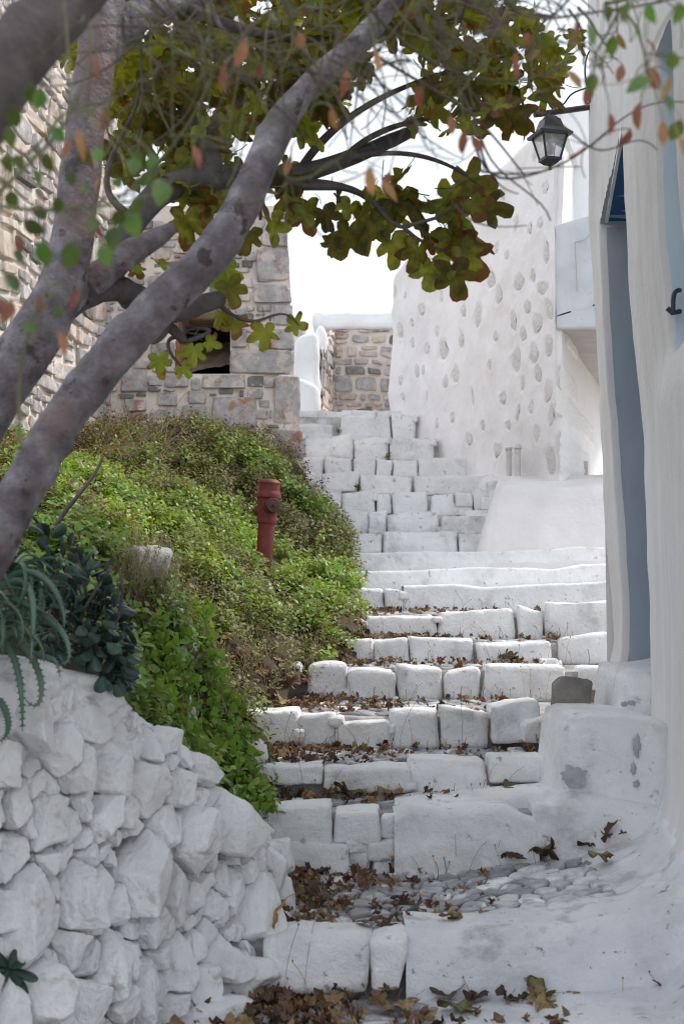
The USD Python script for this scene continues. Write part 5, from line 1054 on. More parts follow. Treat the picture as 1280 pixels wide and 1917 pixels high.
litter(62, at_step(0, -.28, .25, .18, d1=1)); litter(40, at_step(0, -.2, 1.1, .6)); litter(60, at_step(1, -.4, .9, .3, d1=1)); litter(60, at_step(2, -.45, 1.0, .35)); litter(75, at_step(3, -.5, 1.0, .5)); litter(40, at_step(4, -.25, 1.2, .6)); litter(50, at_step(5, 0, 1.5, .7)); litter(35, at_step(6, .1, 1.6, .7))
litter(75, at_step(-1, -.34, .35, .16)); litter(45, lambda: [rng.uniform(-.55, .30), rng.uniform(4.6, 5.18), rng.uniform(.01, .05)]); litter(50, lambda: [rng.uniform(-.2, .9), rng.uniform(4.7, 5.15), .02])
litter(150, at_step(2, -.45, 1.0, .6, d1=1), [5, 6]); litter(190, at_step(3, -.5, 1.0, .7, d1=1), [5, 6]); litter(110, at_step(4, -.25, 1.3, .8, d1=1), [5, 6]); litter(140, at_step(5, 0, 1.5, .8), [5, 6]); litter(120, at_step(6, .1, 1.6, .8), [5, 6]); litter(120, at_step(0, -.25, .6, .3, d1=1), [5, 6]); litter(90, lambda: (lambda p: p + [0, 0, .04])(bank_hit(rng.uniform(240, 560), rng.uniform(1000, 1350))), [0, 1, 2])
instancer('leaf_litter', litp, pos, rots, sc_, idx, label='drift of small dry brown leaves along the left side of the steps', cat='leaf litter')

dry = []
def stalk(p, h, lean, r=.0012):
    q = p + np.array([lean[0] * h, lean[1] * h, h]); m = p + np.array([lean[0] * h * .3, lean[1] * h * .3, h * .55]); c = spline([p, m, q], 6); dry.append(tube(c, r, 3, cap=False))
    if rng.random() < .6: dry.append(xf(lathe([(0, 0), (.0035, .003), (.004, .008), (0, .012)], 5), None, q))
def step_front(i, xlo, xhi): x = rng.uniform(xlo, xhi); return np.array([x, STEP_Y[i] - rng.uniform(.0, .10), (STEP_Z[i - 1] if i else 0) - .005])
for i, (xl, xh, n) in enumerate([(-.3, 1.2, 14), (-.3, 1.25, 18), (-.4, 1.0, 22), (-.5, 1.0, 34), (-.4, 1.3, 36), (-.1, 1.6, 36), (.1, 1.7, 34), (0, 1.7, 24)]):
    for _ in range(n): stalk(step_front(i, xl, xh), .03 + rng.exponential(.055), rng.normal(0, .35, 2))
for _ in range(170):
    y = rng.uniform(7.5, 10.6); ex = np.interp(y, [e[0] for e in EDGE], [e[1] for e in EDGE]); x = ex - abs(rng.normal(0, .16)) + .1; stalk(np.array([x, y, float(bank_h([[x, y]])[0])]), rng.uniform(.08, .26), rng.normal(0, .25, 2))
solo('dry_weeds', join(dry), 'twig_dry', 'thin dry brown weed stalks standing in the stair joints', 'weeds', kind='stuff', smooth=False, base=(0, 8, .5))
# tangle of dead stems under the stone house
dry = []
for _ in range(260):
    u, v = rng.uniform(175, 330), rng.uniform(795, 875); p = bank_hit(u, v); p = p + [0, 0, rng.uniform(0, .10)]; d = rng.normal(0, 1, 3) * [1, .4, .55] + [.2, 0, .4]; L = rng.uniform(.12, .4); d /= np.linalg.norm(d)
    c = spline([p, p + d * L * .5 + [0, 0, rng.uniform(0, .05)], p + d * L + rng.normal(0, .04, 3)], 7); dry.append(tube(c, rng.uniform(.0015, .0035), 3, cap=False))
for _ in range(150):
    u, v = rng.uniform(330, 565), rng.uniform(800, 860); p = bank_hit(u, v); d = rng.normal(0, .5, 3) * [1, .4, .3] + [0, 0, .8]; L = rng.uniform(.08, .24); c = spline([p, p + d * L * .5, p + d * L + rng.normal(0, .03, 3)], 6); dry.append(tube(c, .0016, 3, cap=False))
solo('dead_brush', join(dry), 'twig_dry', 'pale tangle of dead stems below the stone house wall', 'brush', kind='stuff', smooth=False)

# yellow flowers
first = None
spots = [(i, u) for i, us_ in ((1, (735, 815, 830)), (2, (640, 700, 850, 905, 1060)), (3, (560, 612, 690, 735, 800, 870, 1000, 1050, 985)), (4, (590, 640, 700, 760, 862, 905, 990, 1040, 1075, 520)), (5, (650, 690, 800, 935, 1010, 1100)), (6, (700, 770, 860, 935, 1045)), (7, (700, 760, 850))) for u in us_]
for n_, (i, u) in enumerate(spots):
    y = STEP_Y[i] - rng.uniform(.03, .22); x = (u - 640) / FPX * y; z = (STEP_Z[i - 1] if i else 0) + .0
    if x < -.55: continue
    path = fresh('/World', 'yellow_flower')
    if first is None:
        t = UsdGeom.Xform.Define(stage, path); first = path; T_ = Thing(path, (0, 0, 0))
        part(T_, 'stalk', tube(spline([[0, 0, -.01], [.006, .004, .03], [.002, -.004, .07]], 7), .0016, 4), 'twig_green')
        head = []
        for q in range(11): a = q * 2 * math.pi / 11; head.append(place(small_leaf(.011, .006, r2, .1, .5, .2), np.array([.002, -.004, .07]), [math.cos(a), math.sin(a), .35], [0, 0, 1]))
        head.append(xf(trimesh.creation.icosphere(1, .0035), None, (.002, -.004, .072))); part(T_, 'flower_head', join(head), 'yellow_petal')
    else:
        t = UsdGeom.Xform.Define(stage, path); t.GetPrim().GetReferences().AddInternalReference(first); t.GetPrim().SetInstanceable(True)
    if path == first: t.AddTranslateOp(); t.AddRotateZOp(); t.AddScaleOp()
    o1, o2, o3 = t.GetOrderedXformOps(); o1.Set(Gf.Vec3d(float(x), float(y), float(z))); o2.Set(float(rng.uniform(0, 360))); o3.Set(Gf.Vec3f(float(rng.uniform(.8, 1.25))))
    nth = ('', 'second', 'third', 'fourth', 'fifth', 'sixth', 'seventh', 'eighth')[i]
    custom(t.GetPrim(), f'small yellow flower on a thin stalk at the foot of the {nth} step', 'flower', f'yellow flowers at the foot of the {nth} step')

# fallen fig leaves one by one
def fallen(u, v, size, mt, label, tilt=.35, crumple=.7, lift=.0, Y=None, group=None):
    sd_ = np.random.default_rng(int(u * 13 + v)); dx, dz = ray(u, v)
    if Y is None:   # where the line of sight meets the stairs
        yy = np.arange(4.0, 12, .01); hit = [y for y in yy if EYE + dz * y <= stair_z(y)]; Y = hit[0]
        if stair_z(Y - .03) < stair_z(Y) - .03 or EYE + dz * Y < stair_z(Y) - .04: Y -= .07
        z = stair_z(Y)
        if .05 < z < .3: z += np.clip(dx * Y - .35, 0, 2) * .12 + np.clip(dx * Y - 1, 0, 1) * .25 + .01
        if z == 0 and dx * Y > .6: z += (dx * Y - .6) * .07
    else: z = EYE + dz * Y
    L_ = fig_leaf(size, sd_, .9, sd_.uniform(-.3, .8), crumple * 1.15, True, 4); R_ = randrot(sd_, tilt); vv_ = (L_[0] * [.96, .96, .9 if tilt > .5 else .5]) @ R_.T; vv_ = vv_ - [vv_[:, 0].mean(), vv_[:, 1].mean(), np.percentile(vv_[:, 2], 6)]
    solo('fallen_leaf', (vv_ + [dx * Y, Y, z + .006 + lift], L_[1]), mt, label, 'leaf', group, primvars=dict(rim=L_[2]) if mt == 'wilted_leaf' else None)
FL = [(885, 1852, .12, 'dead_leaf_dark', 'dark crumpled leaf at the foot of the bottom step, leftmost of three in a row'), (952, 1858, .12, 'dead_leaf_dark', 'brown curled leaf at the foot of the bottom step, middle of three in a row'), (1022, 1862, .14, 'wilted_leaf', 'olive green curled leaf with bent stalk at the foot of the bottom step'), (1243, 1832, .09, 'dead_leaf_dark', 'small dark leaf alone on the plaster at the lower right'),
      (985, 1880, .07, 'dead_leaf_dark', 'small dark leaf just in front of the olive curled leaf'), (835, 1872, .13, 'dead_leaf_dark', 'dark brown leaf on the white paving below the bottom step'), (868, 1900, .17, 'wilted_leaf', 'large yellowish brown leaf at the bottom edge of the picture'), (760, 1890, .12, 'dead_leaf', 'rusty brown leaf at the bottom edge left of the yellowish leaf'),
      (1012, 1592, .14, 'dead_leaf_dark', 'dark leaf standing on edge against the second step'), (955, 1622, .12, 'dead_leaf_dark', 'dark brown leaf on the cobbles left of the upright leaf'), (1095, 1608, .08, 'dead_leaf_dark', 'small dark leaf below the entrance block, left of the larger one'), (1145, 1622, .12, 'dead_leaf_dark', 'dark crumpled leaf on white plaster below the entrance block'), (1118, 1660, .13, 'wilted_leaf', 'olive curled leaf on the painted edge of the first tread'), (1165, 1640, .04, 'dead_leaf', 'tiny brown leaf scrap by the right wall'), (1135, 1594, .07, 'dead_leaf', 'small brown leaf at the foot of the entrance block'),
      (688, 1736, .12, 'dead_leaf_dark', 'dark leaf lying on the lip of the first step, left of its neighbour'), (728, 1740, .09, 'dead_leaf_dark', 'smaller dark leaf on the lip of the first step above the narrow stone'), (770, 1708, .12, 'wilted_leaf', 'olive leaf among cobbles in the middle of the first tread'), (505, 1740, .17, 'dead_leaf', 'large tan orange leaf resting by the end of the stone wall'), (528, 1685, .15, 'wilted_leaf', 'pale green leaf standing beside the end of the stone wall'), (600, 1690, .14, 'dead_leaf_dark', 'dark leaf in the drift on the left of the first tread'),
      (655, 1478, .19, 'wilted_leaf', 'large olive green leaf lying on the third step'), (735, 1462, .17, 'dead_leaf', 'brown leaf with greenish underside on the third step'), (828, 1472, .14, 'dead_leaf', 'brown curled leaf in front of the wide stone of the third step'), (850, 1484, .06, 'dead_leaf_dark', 'small dark leaf beside the brown curled leaf on the third step'), (960, 1452, .14, 'wilted_leaf', 'green crumpled leaf on the right of the third step'), (690, 1496, .10, 'dead_leaf', 'reddish leaf on the tread below the large olive leaf'),
      (945, 1238, .14, 'wilted_leaf', 'yellowish olive leaf leaning on the sixth step'), (662, 1168, .10, 'wilted_leaf', 'small green leaf at the left end of the seventh step'), (600, 1395, .12, 'dead_leaf', 'brown leaf in front of the second stone of the fourth step'), (700, 1320, .12, 'dead_leaf', 'brown leaf lying below the left stones of the fifth step'), (475, 1400, .12, 'dead_leaf', 'brown leaf below the left end of the fourth step')]
for u, v, s_, mt, lab in FL: fallen(u, v, s_, mt, lab, tilt=1.0 if 'stand' in lab or 'leaning' in lab else .18)

# ---------------------------------------------------------------- succulents on the wall
def blade(L, w, bend, side, rng, teeth=True):
    n = 16; t = np.linspace(0, 1, n); ang = .9 - bend * t - .25 * t * t * bend
    xy = np.cumsum(np.column_stack([np.cos(ang), np.sin(ang)]) * (L / n), axis=0); w_ = w * (1 - t) ** .7 * np.minimum(1, .7 + t) + .0012
    V, F = [], []
    for k in range(n):
        tx, ty = math.cos(ang[k]), math.sin(ang[k]); th_ = w_[k] * .42; sway = side * L * t[k] ** 2
        for q in range(6):
            a = q * math.pi / 3; cx_, cz_ = math.cos(a) * w_[k] / 2, math.sin(a) * th_ / 2 - (0.35 * w_[k] * (abs(math.cos(a)) - .5) * -1)
            V.append([cx_ + sway, xy[k, 0] - ty * cz_, xy[k, 1] + tx * cz_])
    V = np.array(V); q = []
    for k in range(n - 1):
        for j in range(6): q.append([k * 6 + j, k * 6 + (j + 1) % 6, k * 6 + 6 + (j + 1) % 6, k * 6 + 6 + j])
    ms = [(V, np.array(q)[:, ::-1])]
    if teeth:
        tv_, tf_ = [], []
        for k in range(1, n - 1):
            for j in (0, 3):
                p = V[k * 6 + j]; o = p - V[k * 6:(k + 1) * 6].mean(0); o = o / np.linalg.norm(o); ax = V[(k + 1) * 6 + j] - p; b_ = len(tv_); nn = np.cross(o, ax); nn /= np.linalg.norm(nn) + 1e-9
                tv_ += [p - ax * .2 - o * .001, p + ax * .2 - o * .001, p + o * .007 + ax * .25, p - o * .001 + nn * .002]; tf_ += [[b_, b_ + 1, b_ + 2], [b_ + 1, b_ + 3, b_ + 2], [b_ + 3, b_, b_ + 2]]
        ms.append((np.array(tv_), np.array(tf_)))
    return join(ms)
al_ = thing('aloe', 'spiny blue green aloe with drooping leaves on top of the stone wall', 'aloe', P(0, 1150, 4.5))
rng = np.random.default_rng(12)
for (cu, cv, Yc, n, Lm) in ((15, 1085, 4.50, 34, .27), (-45, 1150, 4.35, 24, .28), (0, 1190, 4.38, 22, .22), (60, 1120, 4.6, 20, .22)):
    c = P(cu, cv, Yc)
    for k in range(n):
        az = k * 2.4 + rng.uniform(-.3, .3); out = np.array([math.cos(az), math.sin(az) - .25, 0]); out /= np.linalg.norm(out); sd_ = np.cross(out, [0, 0, 1]); R_ = np.column_stack([sd_, out, [0, 0, 1]])
        part(al_, 'leaf', xf(blade(Lm * rng.uniform(.6, 1.2), rng.uniform(.018, .027), rng.uniform(.9, 2.9), rng.uniform(-.3, .3), rng), R_, c + rng.normal(0, .015, 3)), 'aloe_green')
for k, pts in enumerate([[(20, 1190), (55, 1225), (78, 1290), (70, 1320), (48, 1310)], [(-10, 1180), (25, 1230), (40, 1300), (42, 1370)], [(30, 1170), (80, 1230), (100, 1235), (112, 1268)], [(-20, 1300), (10, 1330), (14, 1370), (-4, 1390)], [(20, 1120), (80, 1150), (125, 1200), (128, 1235), (112, 1243)], [(10, 1090), (70, 1075), (110, 1120), (120, 1175)], [(0, 1100), (50, 1095), (62, 1170), (58, 1240)]]):
    c = spline([P(u, v, 4.42 - .05 * i) for i, (u, v) in enumerate(pts)], 18); w_ = np.interp(np.linspace(0, 1, 18), [0, .6, 1], [.0125, .009, .0012])
    ms = [tube(c, w_, 7)]; t_ = np.gradient(c, axis=0)
    tv_, tf_ = [], []
    for i in range(1, 17):
        for sg in (-1, 1):
            ax = t_[i]; o = np.cross(ax, [0, -1, 0]) * sg; o /= np.linalg.norm(o) + 1e-9; p = c[i] + o * w_[i] * .9; b_ = len(tv_); tv_ += [p - ax * .22, p + ax * .22, p + o * .008 + ax * .2, p + np.array([0, -.003, 0])]; tf_ += [[b_, b_ + 1, b_ + 2], [b_ + 1, b_ + 3, b_ + 2], [b_ + 3, b_, b_ + 2]]
    part(al_, 'leaf', join(ms + [(np.array(tv_), np.array(tf_))]), 'aloe_green')
def fleshy(L, W, rng):
    m = trimesh.creation.icosphere(2, 1.0); v = np.array(m.vertices) * [W / 2, L / 2, W * .13]; v[:, 1] += L / 2; v[:, 0] *= .45 + .75 * np.clip(v[:, 1] / L, 0, 1) ** .8; v[:, 2] += .12 * W * np.cos(v[:, 0] / W * 3) - .35 * v[:, 1] ** 2 / L * rng.uniform(-.2, 1); return v, np.array(m.faces)
jd = thing('jade_bush', 'dark glossy round-leaved succulent bush on top of the stone wall beside the aloe', 'succulent', P(150, 1230, 4.75))
leaves = []
for k in range(330):
    t = rng.random(); u = 70 + 165 * rng.random() ** .9; lo = np.interp(u, [60, 120, 160, 200, 235], [1240, 1250, 1230, 1290, 1290]); hi = np.interp(u, [60, 120, 150, 190, 235], [985, 1000, 1040, 1085, 1160]); v = hi + (lo - hi) * rng.random(); Yl = 4.68 + .30 * rng.random() + .0008 * (1250 - v)
    leaves.append((Yl, u, v))
leaves.sort()
for k, (Yl, u, v) in enumerate(leaves[:290]):
    p = P(u, v, Yl); d = np.array([(u - 130) / 110 + rng.normal(0, .5), -.6 + rng.normal(0, .4), (1150 - v) / 130 + .35 + rng.normal(0, .6)]); part(jd, 'leaf', place(fleshy(rng.uniform(.045, .07), rng.uniform(.034, .048), rng), p, d, np.array([0, -.5, .8]) + rng.normal(0, .6, 3)), 'jade_green')
for k in range(16):
    p0 = P(rng.uniform(100, 190), 1230, 4.95); p1 = P(rng.uniform(70, 230), rng.uniform(1020, 1240), 4.82); part(jd, 'stem', tube(spline([p0, (p0 + p1) / 2 + rng.normal(0, .03, 3), p1], 8), .006, 5), 'bark_dark')
sp_ = thing('rosette_succulent', 'small dark green spoon-leaved plant growing from the stone wall at the lower left edge', 'succulent', P(15, 1830, 4.32))
c = P(18, 1815, 4.28)
for k, (du, dv, L) in enumerate(((55, 10, .10), (40, 45, .10), (8, 60, .11), (-30, 40, .10), (-45, 0, .09), (10, -40, .07), (45, -25, .08), (-20, -35, .08), (25, 20, .07), (-10, 15, .06))):
    part(sp_, 'leaf', place(fleshy(L, .034, rng), c, [du / 50, -.5, -dv / 50], np.array([0, -.6, .6])), 'jade_green')
# grey feathery shrub by the pale rock
sg_ = thing('feathery_shrub', 'grey green feathery shrub half covering the pale rock on the bank', 'shrub', bank_hit(270, 1090))
ms, st = [], []
for k in range(210):
    p = bank_hit(rng.uniform(205, 335), rng.uniform(1060, 1145)); d = np.array([rng.normal(0, .45), -.3 + rng.normal(0, .3), 1.0]); d /= np.linalg.norm(d); L = rng.uniform(.08, .24); c = spline([p, p + d * L * .5 + rng.normal(0, .01, 3), p + d * L + rng.normal(0, .02, 3)], 9); st.append(tube(c, .0014, 3, cap=False))
    for q in range(2, 9):
        for _ in range(5): ms.append(place(small_leaf(.022, .0035, rng, .1, .5, .2), c[q], d + rng.normal(0, .8, 3), [0, 0, 1]))
part(sg_, 'stems', join(st), 'twig_dry', kind='stuff'); part(sg_, 'foliage', join(ms), 'sage_leaf', kind='stuff')
c = spline([P(100, 992, 6.6), P(140, 935, 6.6), P(175, 890, 6.65), P(192, 855, 6.7)], 20)
solo('bare_stick', tube(c, np.linspace(.012, .007, 20), 7, noise=.002, nfreq=30), 'twig_grey', 'bare grey stick rising from the bank behind the dark succulent', 'stick')

# ================================================================ fig tree
rng = np.random.default_rng(33)
ft = thing('fig_tree', 'old fig tree with grey leaning trunks arching over the stairs', 'tree', (-1.5, 4.1, 1.25))
def limb(name, pts, mt='bark', n=60, sides=16, noise=.006, knots=0, extra=()):
    """pts: (u, v, Y, width in pixels) or (x, y, z, radius) with five entries"""
    c = [p[:3] if len(p) == 5 else P(*p[:3]) for p in pts]; r = [p[3] if len(p) == 5 else p[3] / 2 / FPX * p[2] for p in pts]
    c, r = spline(c, n, r)
    r = r * (1 + (meshkit.fbm(np.column_stack([np.arange(n) * .25, np.full(n, pts[0][0]), np.zeros(n)]), 2, 3) - .5) * .16)
    m = tube(c, r, sides, noise=noise, seed=len(pts), nfreq=9)
    v, f = m
    for k in range(knots):
        i = rng.integers(3, n - 3); a = rng.normal(0, 1, 3) + [0.3, -1.0, .2]; t = c[i + 1] - c[i - 1]; t /= np.linalg.norm(t); a -= t * (a @ t); a /= np.linalg.norm(a); kp = c[i] + a * r[i]; d = np.linalg.norm(v - kp, axis=1); s_ = r[i] * rng.uniform(.25, .5)
        v = v + a * (np.exp(-(d / s_) ** 2) * r[i] * rng.uniform(.12, .35))[:, None] - a * (np.exp(-(d / (s_ * .4)) ** 2) * r[i] * .2)[:, None]
    part(ft, name, (v, f), mt); return c, r
X5 = lambda x, y, z, r: (x, y, z, r, 0)
limb('trunk', [X5(-1.55, 4.0, 1.1, .10), X5(-1.32, 4.0, 1.22, .09), (-40, 1075, 4.0, 81), (30, 945, 4.0, 79), (108, 800, 4.0, 77), (190, 690, 4.02, 77), (290, 580, 4.05, 77), (390, 480, 4.1, 75), (450, 390, 4.15, 68), (492, 300, 4.2, 63), (532, 218, 4.25, 59), (590, 150, 4.3, 51), (660, 88, 4.35, 46), (720, 20, 4.4, 42), (770, -70, 4.45, 37), (800, -200, 4.5, 31)], n=170, sides=28, noise=.009, knots=46)
limb('trunk', [X5(-1.6, 4.3, 1.1, .13), X5(-1.35, 4.35, 1.6, .11), (-40, 790, 4.4, 99), (40, 665, 4.4, 101), (105, 560, 4.42, 94), (138, 420, 4.45, 77), (158, 260, 4.5, 74), (178, 120, 4.55, 77), (195, 0, 4.6, 81), (215, -120, 4.7, 67)], n=110, sides=24, noise=.008, knots=14)
limb('limb', [X5(-1.5, 3.8, 1.2, .11), X5(-1.15, 3.0, 1.75, .09), (-60, 250, 2.5, 125), (10, 130, 2.5, 135), (80, 50, 2.55, 125), (150, -30, 2.6, 115), (230, -150, 2.7, 100)], 'bark_dark', n=70, noise=.005, knots=6)
limb('limb', [(175, 130, 4.55, 70), (210, 70, 4.6, 72), (262, 25, 4.65, 62), (330, 5, 4.8, 52), (420, -60, 5.0, 44)], noise=.004)
limb('limb', [(60, 640, 4.42, 70), (120, 560, 4.5, 62), (180, 520, 4.55, 58), (250, 468, 4.65, 50), (300, 440, 4.7, 38), (326, 424, 4.72, 24)], noise=.005, knots=8)
limb('limb', [(150, 545, 4.5, 50), (215, 480, 4.7, 50), (262, 400, 4.8, 46), (330, 345, 4.95, 50), (420, 330, 5.1, 46), (520, 330, 5.3, 40), (640, 300, 5.5, 32), (760, 250, 5.7, 24)], 'bark_dark', noise=.005)
limb('limb', [(400, 330, 5.05, 40), (385, 270, 5.1, 34), (350, 210, 5.2, 28), (330, 130, 5.3, 22), (340, 40, 5.4, 16)], 'bark_dark', noise=.004)
limb('limb', [(120, 580, 4.5, 46), (190, 545, 4.6, 42), (240, 545, 4.7, 44), (300, 580, 4.85, 44), (360, 575, 4.95, 40), (410, 560, 5.05, 30)], 'bark_dark', noise=.005, knots=4)
limb('limb', [(215, 520, 4.75, 40), (240, 560, 4.8, 36), (300, 600, 4.9, 24), (345, 640, 4.95, 16)], 'bark_dark', noise=.003)
limb('limb', [(520, 330, 5.3, 30), (590, 345, 5.35, 22), (650, 352, 5.4, 14), (700, 380, 5.42, 11), (740, 420, 5.45, 9), (762, 424, 5.45, 8)], 'bark_dark', noise=.001, sides=8)
limb('branch', [(762, 424, 5.45, 8), (800, 412, 5.45, 7), (832, 400, 5.45, 6), (850, 380, 5.46, 5)], 'bark_dark', n=24, sides=6, noise=0); limb('branch', [(756, 426, 5.45, 8), (780, 445, 5.44, 6), (812, 462, 5.42, 5), (835, 470, 5.42, 4)], 'bark_dark', n=24, sides=6, noise=0)
limb('branch', [(405, 560, 5.05, 12), (440, 592, 5.1, 7), (480, 600, 5.1, 6), (512, 590, 5.1, 5), (560, 610, 5.1, 3)], 'bark_dark', n=24, sides=6, noise=0); limb('branch', [(330, 630, 4.95, 9), (315, 640, 4.96, 7), (322, 665, 4.96, 6), (340, 685, 4.96, 5)], 'bark_dark', n=20, sides=6, noise=0); limb('branch', [(345, 640, 4.95, 10), (380, 615, 5.0, 7), (355, 617, 5.0, 5), (398, 628, 5, 4)], 'bark_dark', n=20, sides=6, noise=0)
for pts in ([(560, 320, 5.4, 18), (640, 230, 5.5, 14), (740, 170, 5.6, 11), (850, 130, 5.7, 8), (960, 100, 5.8, 5)], [(600, 310, 5.45, 16), (680, 290, 5.5, 12), (780, 290, 5.5, 9), (860, 320, 5.5, 6), (900, 350, 5.5, 4)], [(640, 300, 5.5, 14), (760, 230, 5.6, 10), (870, 210, 5.7, 7), (950, 190, 5.75, 4)], [(330, 5, 4.8, 30), (480, 60, 5, 20), (620, 70, 5.2, 14), (800, 40, 5.4, 9), (980, 40, 5.5, 5)], [(380, 270, 5.1, 20), (440, 200, 5.2, 14), (560, 150, 5.3, 10), (700, 140, 5.4, 6)], [(300, 560, 4.85, 16), (310, 620, 4.9, 12), (290, 640, 4.9, 8), (270, 600, 4.9, 6)], [(240, 400, 4.8, 16), (200, 330, 4.9, 12), (230, 250, 5, 9), (260, 170, 5.1, 6)], [(300, 600, 4.9, 14), (330, 590, 4.95, 9), (260, 640, 4.95, 7)]):
    limb('branch', pts, 'bark_dark', n=30, sides=7, noise=0)
# leaves
Lv = []
def hang_leaf(p, size, d=None, up=None, mt='fig_leaf', curl=None, droop=None):
    L_ = fig_leaf(size, rng, rng.uniform(.05, .45) if curl is None else curl, rng.uniform(.1, .5) if droop is None else droop, 0.12, True, 3)
    d = np.array([rng.normal(0, .8), -.2 + rng.normal(0, .5), -.55 + rng.normal(0, .5)]) if d is None else np.asarray(d, float)
    up = np.array([rng.normal(0, .5), .25 + rng.normal(0, .5), .8]) if up is None else np.asarray(up, float)
    R_ = frame(d, up); v = L_[0] - [0, size * .4, 0]; Lv.append((size / p[1], v @ R_.T + p, L_[1], L_[2] * rng.choice([.5, .85, 1.0, 1.15], p=[.42, .28, .2, .1]), mt, p))
for (u, v, Yl, px, du, dv, mt) in [(805, 497, 5.4, 95, -.1, 1, 'fig_leaf'), (852, 512, 5.38, 88, .25, 1, 'fig_leaf'), (872, 470, 5.4, 95, .7, .9, 'fig_leaf'), (884, 428, 5.45, 90, 1, .3, 'fig_leaf'), (880, 345, 5.5, 92, .8, -.15, 'fig_leaf'), (912, 385, 5.45, 78, 1, .12, 'fig_leaf'), (905, 362, 5.48, 60, 1, -.3, 'fig_leaf_yellow'), (835, 372, 5.5, 105, .5, .2, 'fig_leaf'), (795, 425, 5.5, 80, .5, .5, 'fig_leaf'), (652, 440, 5.4, 85, -.3, 1, 'fig_leaf'), (692, 415, 5.4, 100, .1, 1, 'fig_leaf'), (735, 455, 5.45, 75, .2, 1, 'fig_leaf'), (622, 455, 5.35, 50, 0, 1, 'fig_leaf'), (512, 418, 5.2, 66, .5, 1, 'fig_leaf'), (572, 395, 5.3, 75, .2, 1, 'fig_leaf'), (604, 400, 5.3, 66, .2, 1, 'fig_leaf'), (548, 370, 5.3, 80, .3, .8, 'fig_leaf'), (765, 375, 5.5, 95, .5, .6, 'fig_leaf'), (845, 440, 5.45, 85, .4, .8, 'fig_leaf_yellow'), (780, 470, 5.42, 80, -.4, 1, 'fig_leaf'), (720, 370, 5.5, 105, .1, 1, 'fig_leaf'), (850, 400, 5.5, 90, 1, .5, 'fig_leaf_yellow'),
        (497, 620, 5.1, 62, .1, .8, 'fig_leaf_yellow'), (442, 605, 5.1, 60, .1, 1, 'fig_leaf_yellow'), (550, 608, 5.1, 48, 1, .1, 'fig_leaf_yellow'), (410, 588, 5.1, 46, -.4, .8, 'fig_leaf_yellow'), (362, 655, 4.95, 58, -.1, 1, 'fig_leaf_yellow'), (392, 640, 4.96, 40, .6, .2, 'fig_leaf_yellow'), (297, 672, 4.95, 52, .1, .9, 'fig_leaf_yellow'), (342, 688, 4.95, 38, .4, .6, 'fig_leaf_yellow'), (430, 540, 5.1, 72, .3, 1, 'fig_leaf_yellow'), (420, 505, 5.1, 70, .2, 1, 'fig_leaf_yellow'), (345, 410, 4.9, 90, -.1, 1, 'fig_leaf'), (395, 372, 5.0, 90, -.3, .8, 'fig_leaf'), (465, 440, 5.15, 70, -.3, 1, 'fig_leaf'), (300, 490, 4.8, 44, .5, .3, 'fig_leaf_yellow'), (255, 500, 4.8, 42, .5, .6, 'fig_leaf_yellow')]:
    hang_leaf(P(u, v, Yl), px * Yl / FPX * .98, d=[du, -.25 + rng.normal(0, .2), -dv], up=[rng.normal(0, .4), -1 + rng.normal(0, .5), .4 + rng.normal(0, .3)], mt=mt)
MASK = Polygon([(150, -170), (1120, -170), (1100, 90), (1040, 170), (1000, 205), (940, 245), (850, 235), (780, 225), (720, 250), (660, 300), (600, 345), (560, 360), (505, 350), (490, 400), (400, 410), (300, 380), (215, 330), (190, 200), (120, 150), (100, 0)])
cnt = 0
while cnt < 1000:
    u, v = rng.uniform(90, 1110), rng.uniform(-170, 480)
    if not shapely.contains_xy(MASK, u, v): continue
    if u > 560 and rng.random() < np.interp(v + (u - 560) * .25, [170, 380], [.0, .35]): continue
    if shapely.distance(shapely.Point(u, v), MASK.exterior) < 22 and rng.random() < .6: continue
    g = meshkit.noise(np.array([[u / 95, v / 95, 4.2]]))[0]
    if g < (.37 if u > 560 else .25): continue
    Yl = rng.uniform(4.9, 6.4); hang_leaf(P(u, v, Yl), rng.uniform(.085, .17), mt='fig_leaf_yellow' if rng.random() < .10 else 'fig_leaf'); cnt += 1
for _ in range(18):
    t = rng.random(); u, v = np.interp(t, [0, .35, .7, 1], [600, 700, 830, 905]) + rng.normal(0, 28), np.interp(t, [0, .35, .7, 1], [375, 370, 410, 400]) + rng.normal(0, 34); Yl = rng.uniform(5.3, 5.7); hang_leaf(P(u, v, Yl), rng.uniform(.10, .16), mt='fig_leaf_yellow' if rng.random() < .12 else 'fig_leaf')
Lv.sort(key=lambda t: -(t[0] + (1 if (0 < t[5][1]) and (t[5][2] < EYE + .36 * t[5][1]) else 0)))
for s_, v, f, rim, mt, p in Lv[:295]: part(ft, 'leaf', (v, f), mt, primvars=dict(rim=rim))
for mt in ('fig_leaf', 'fig_leaf_yellow'):
    rest = [t for t in Lv[295:] if t[4] == mt]
    if rest: part(ft, 'foliage', join([(t[1], t[2]) for t in rest]), mt, kind='stuff', primvars=dict(rim=np.concatenate([t[3] for t in rest])))

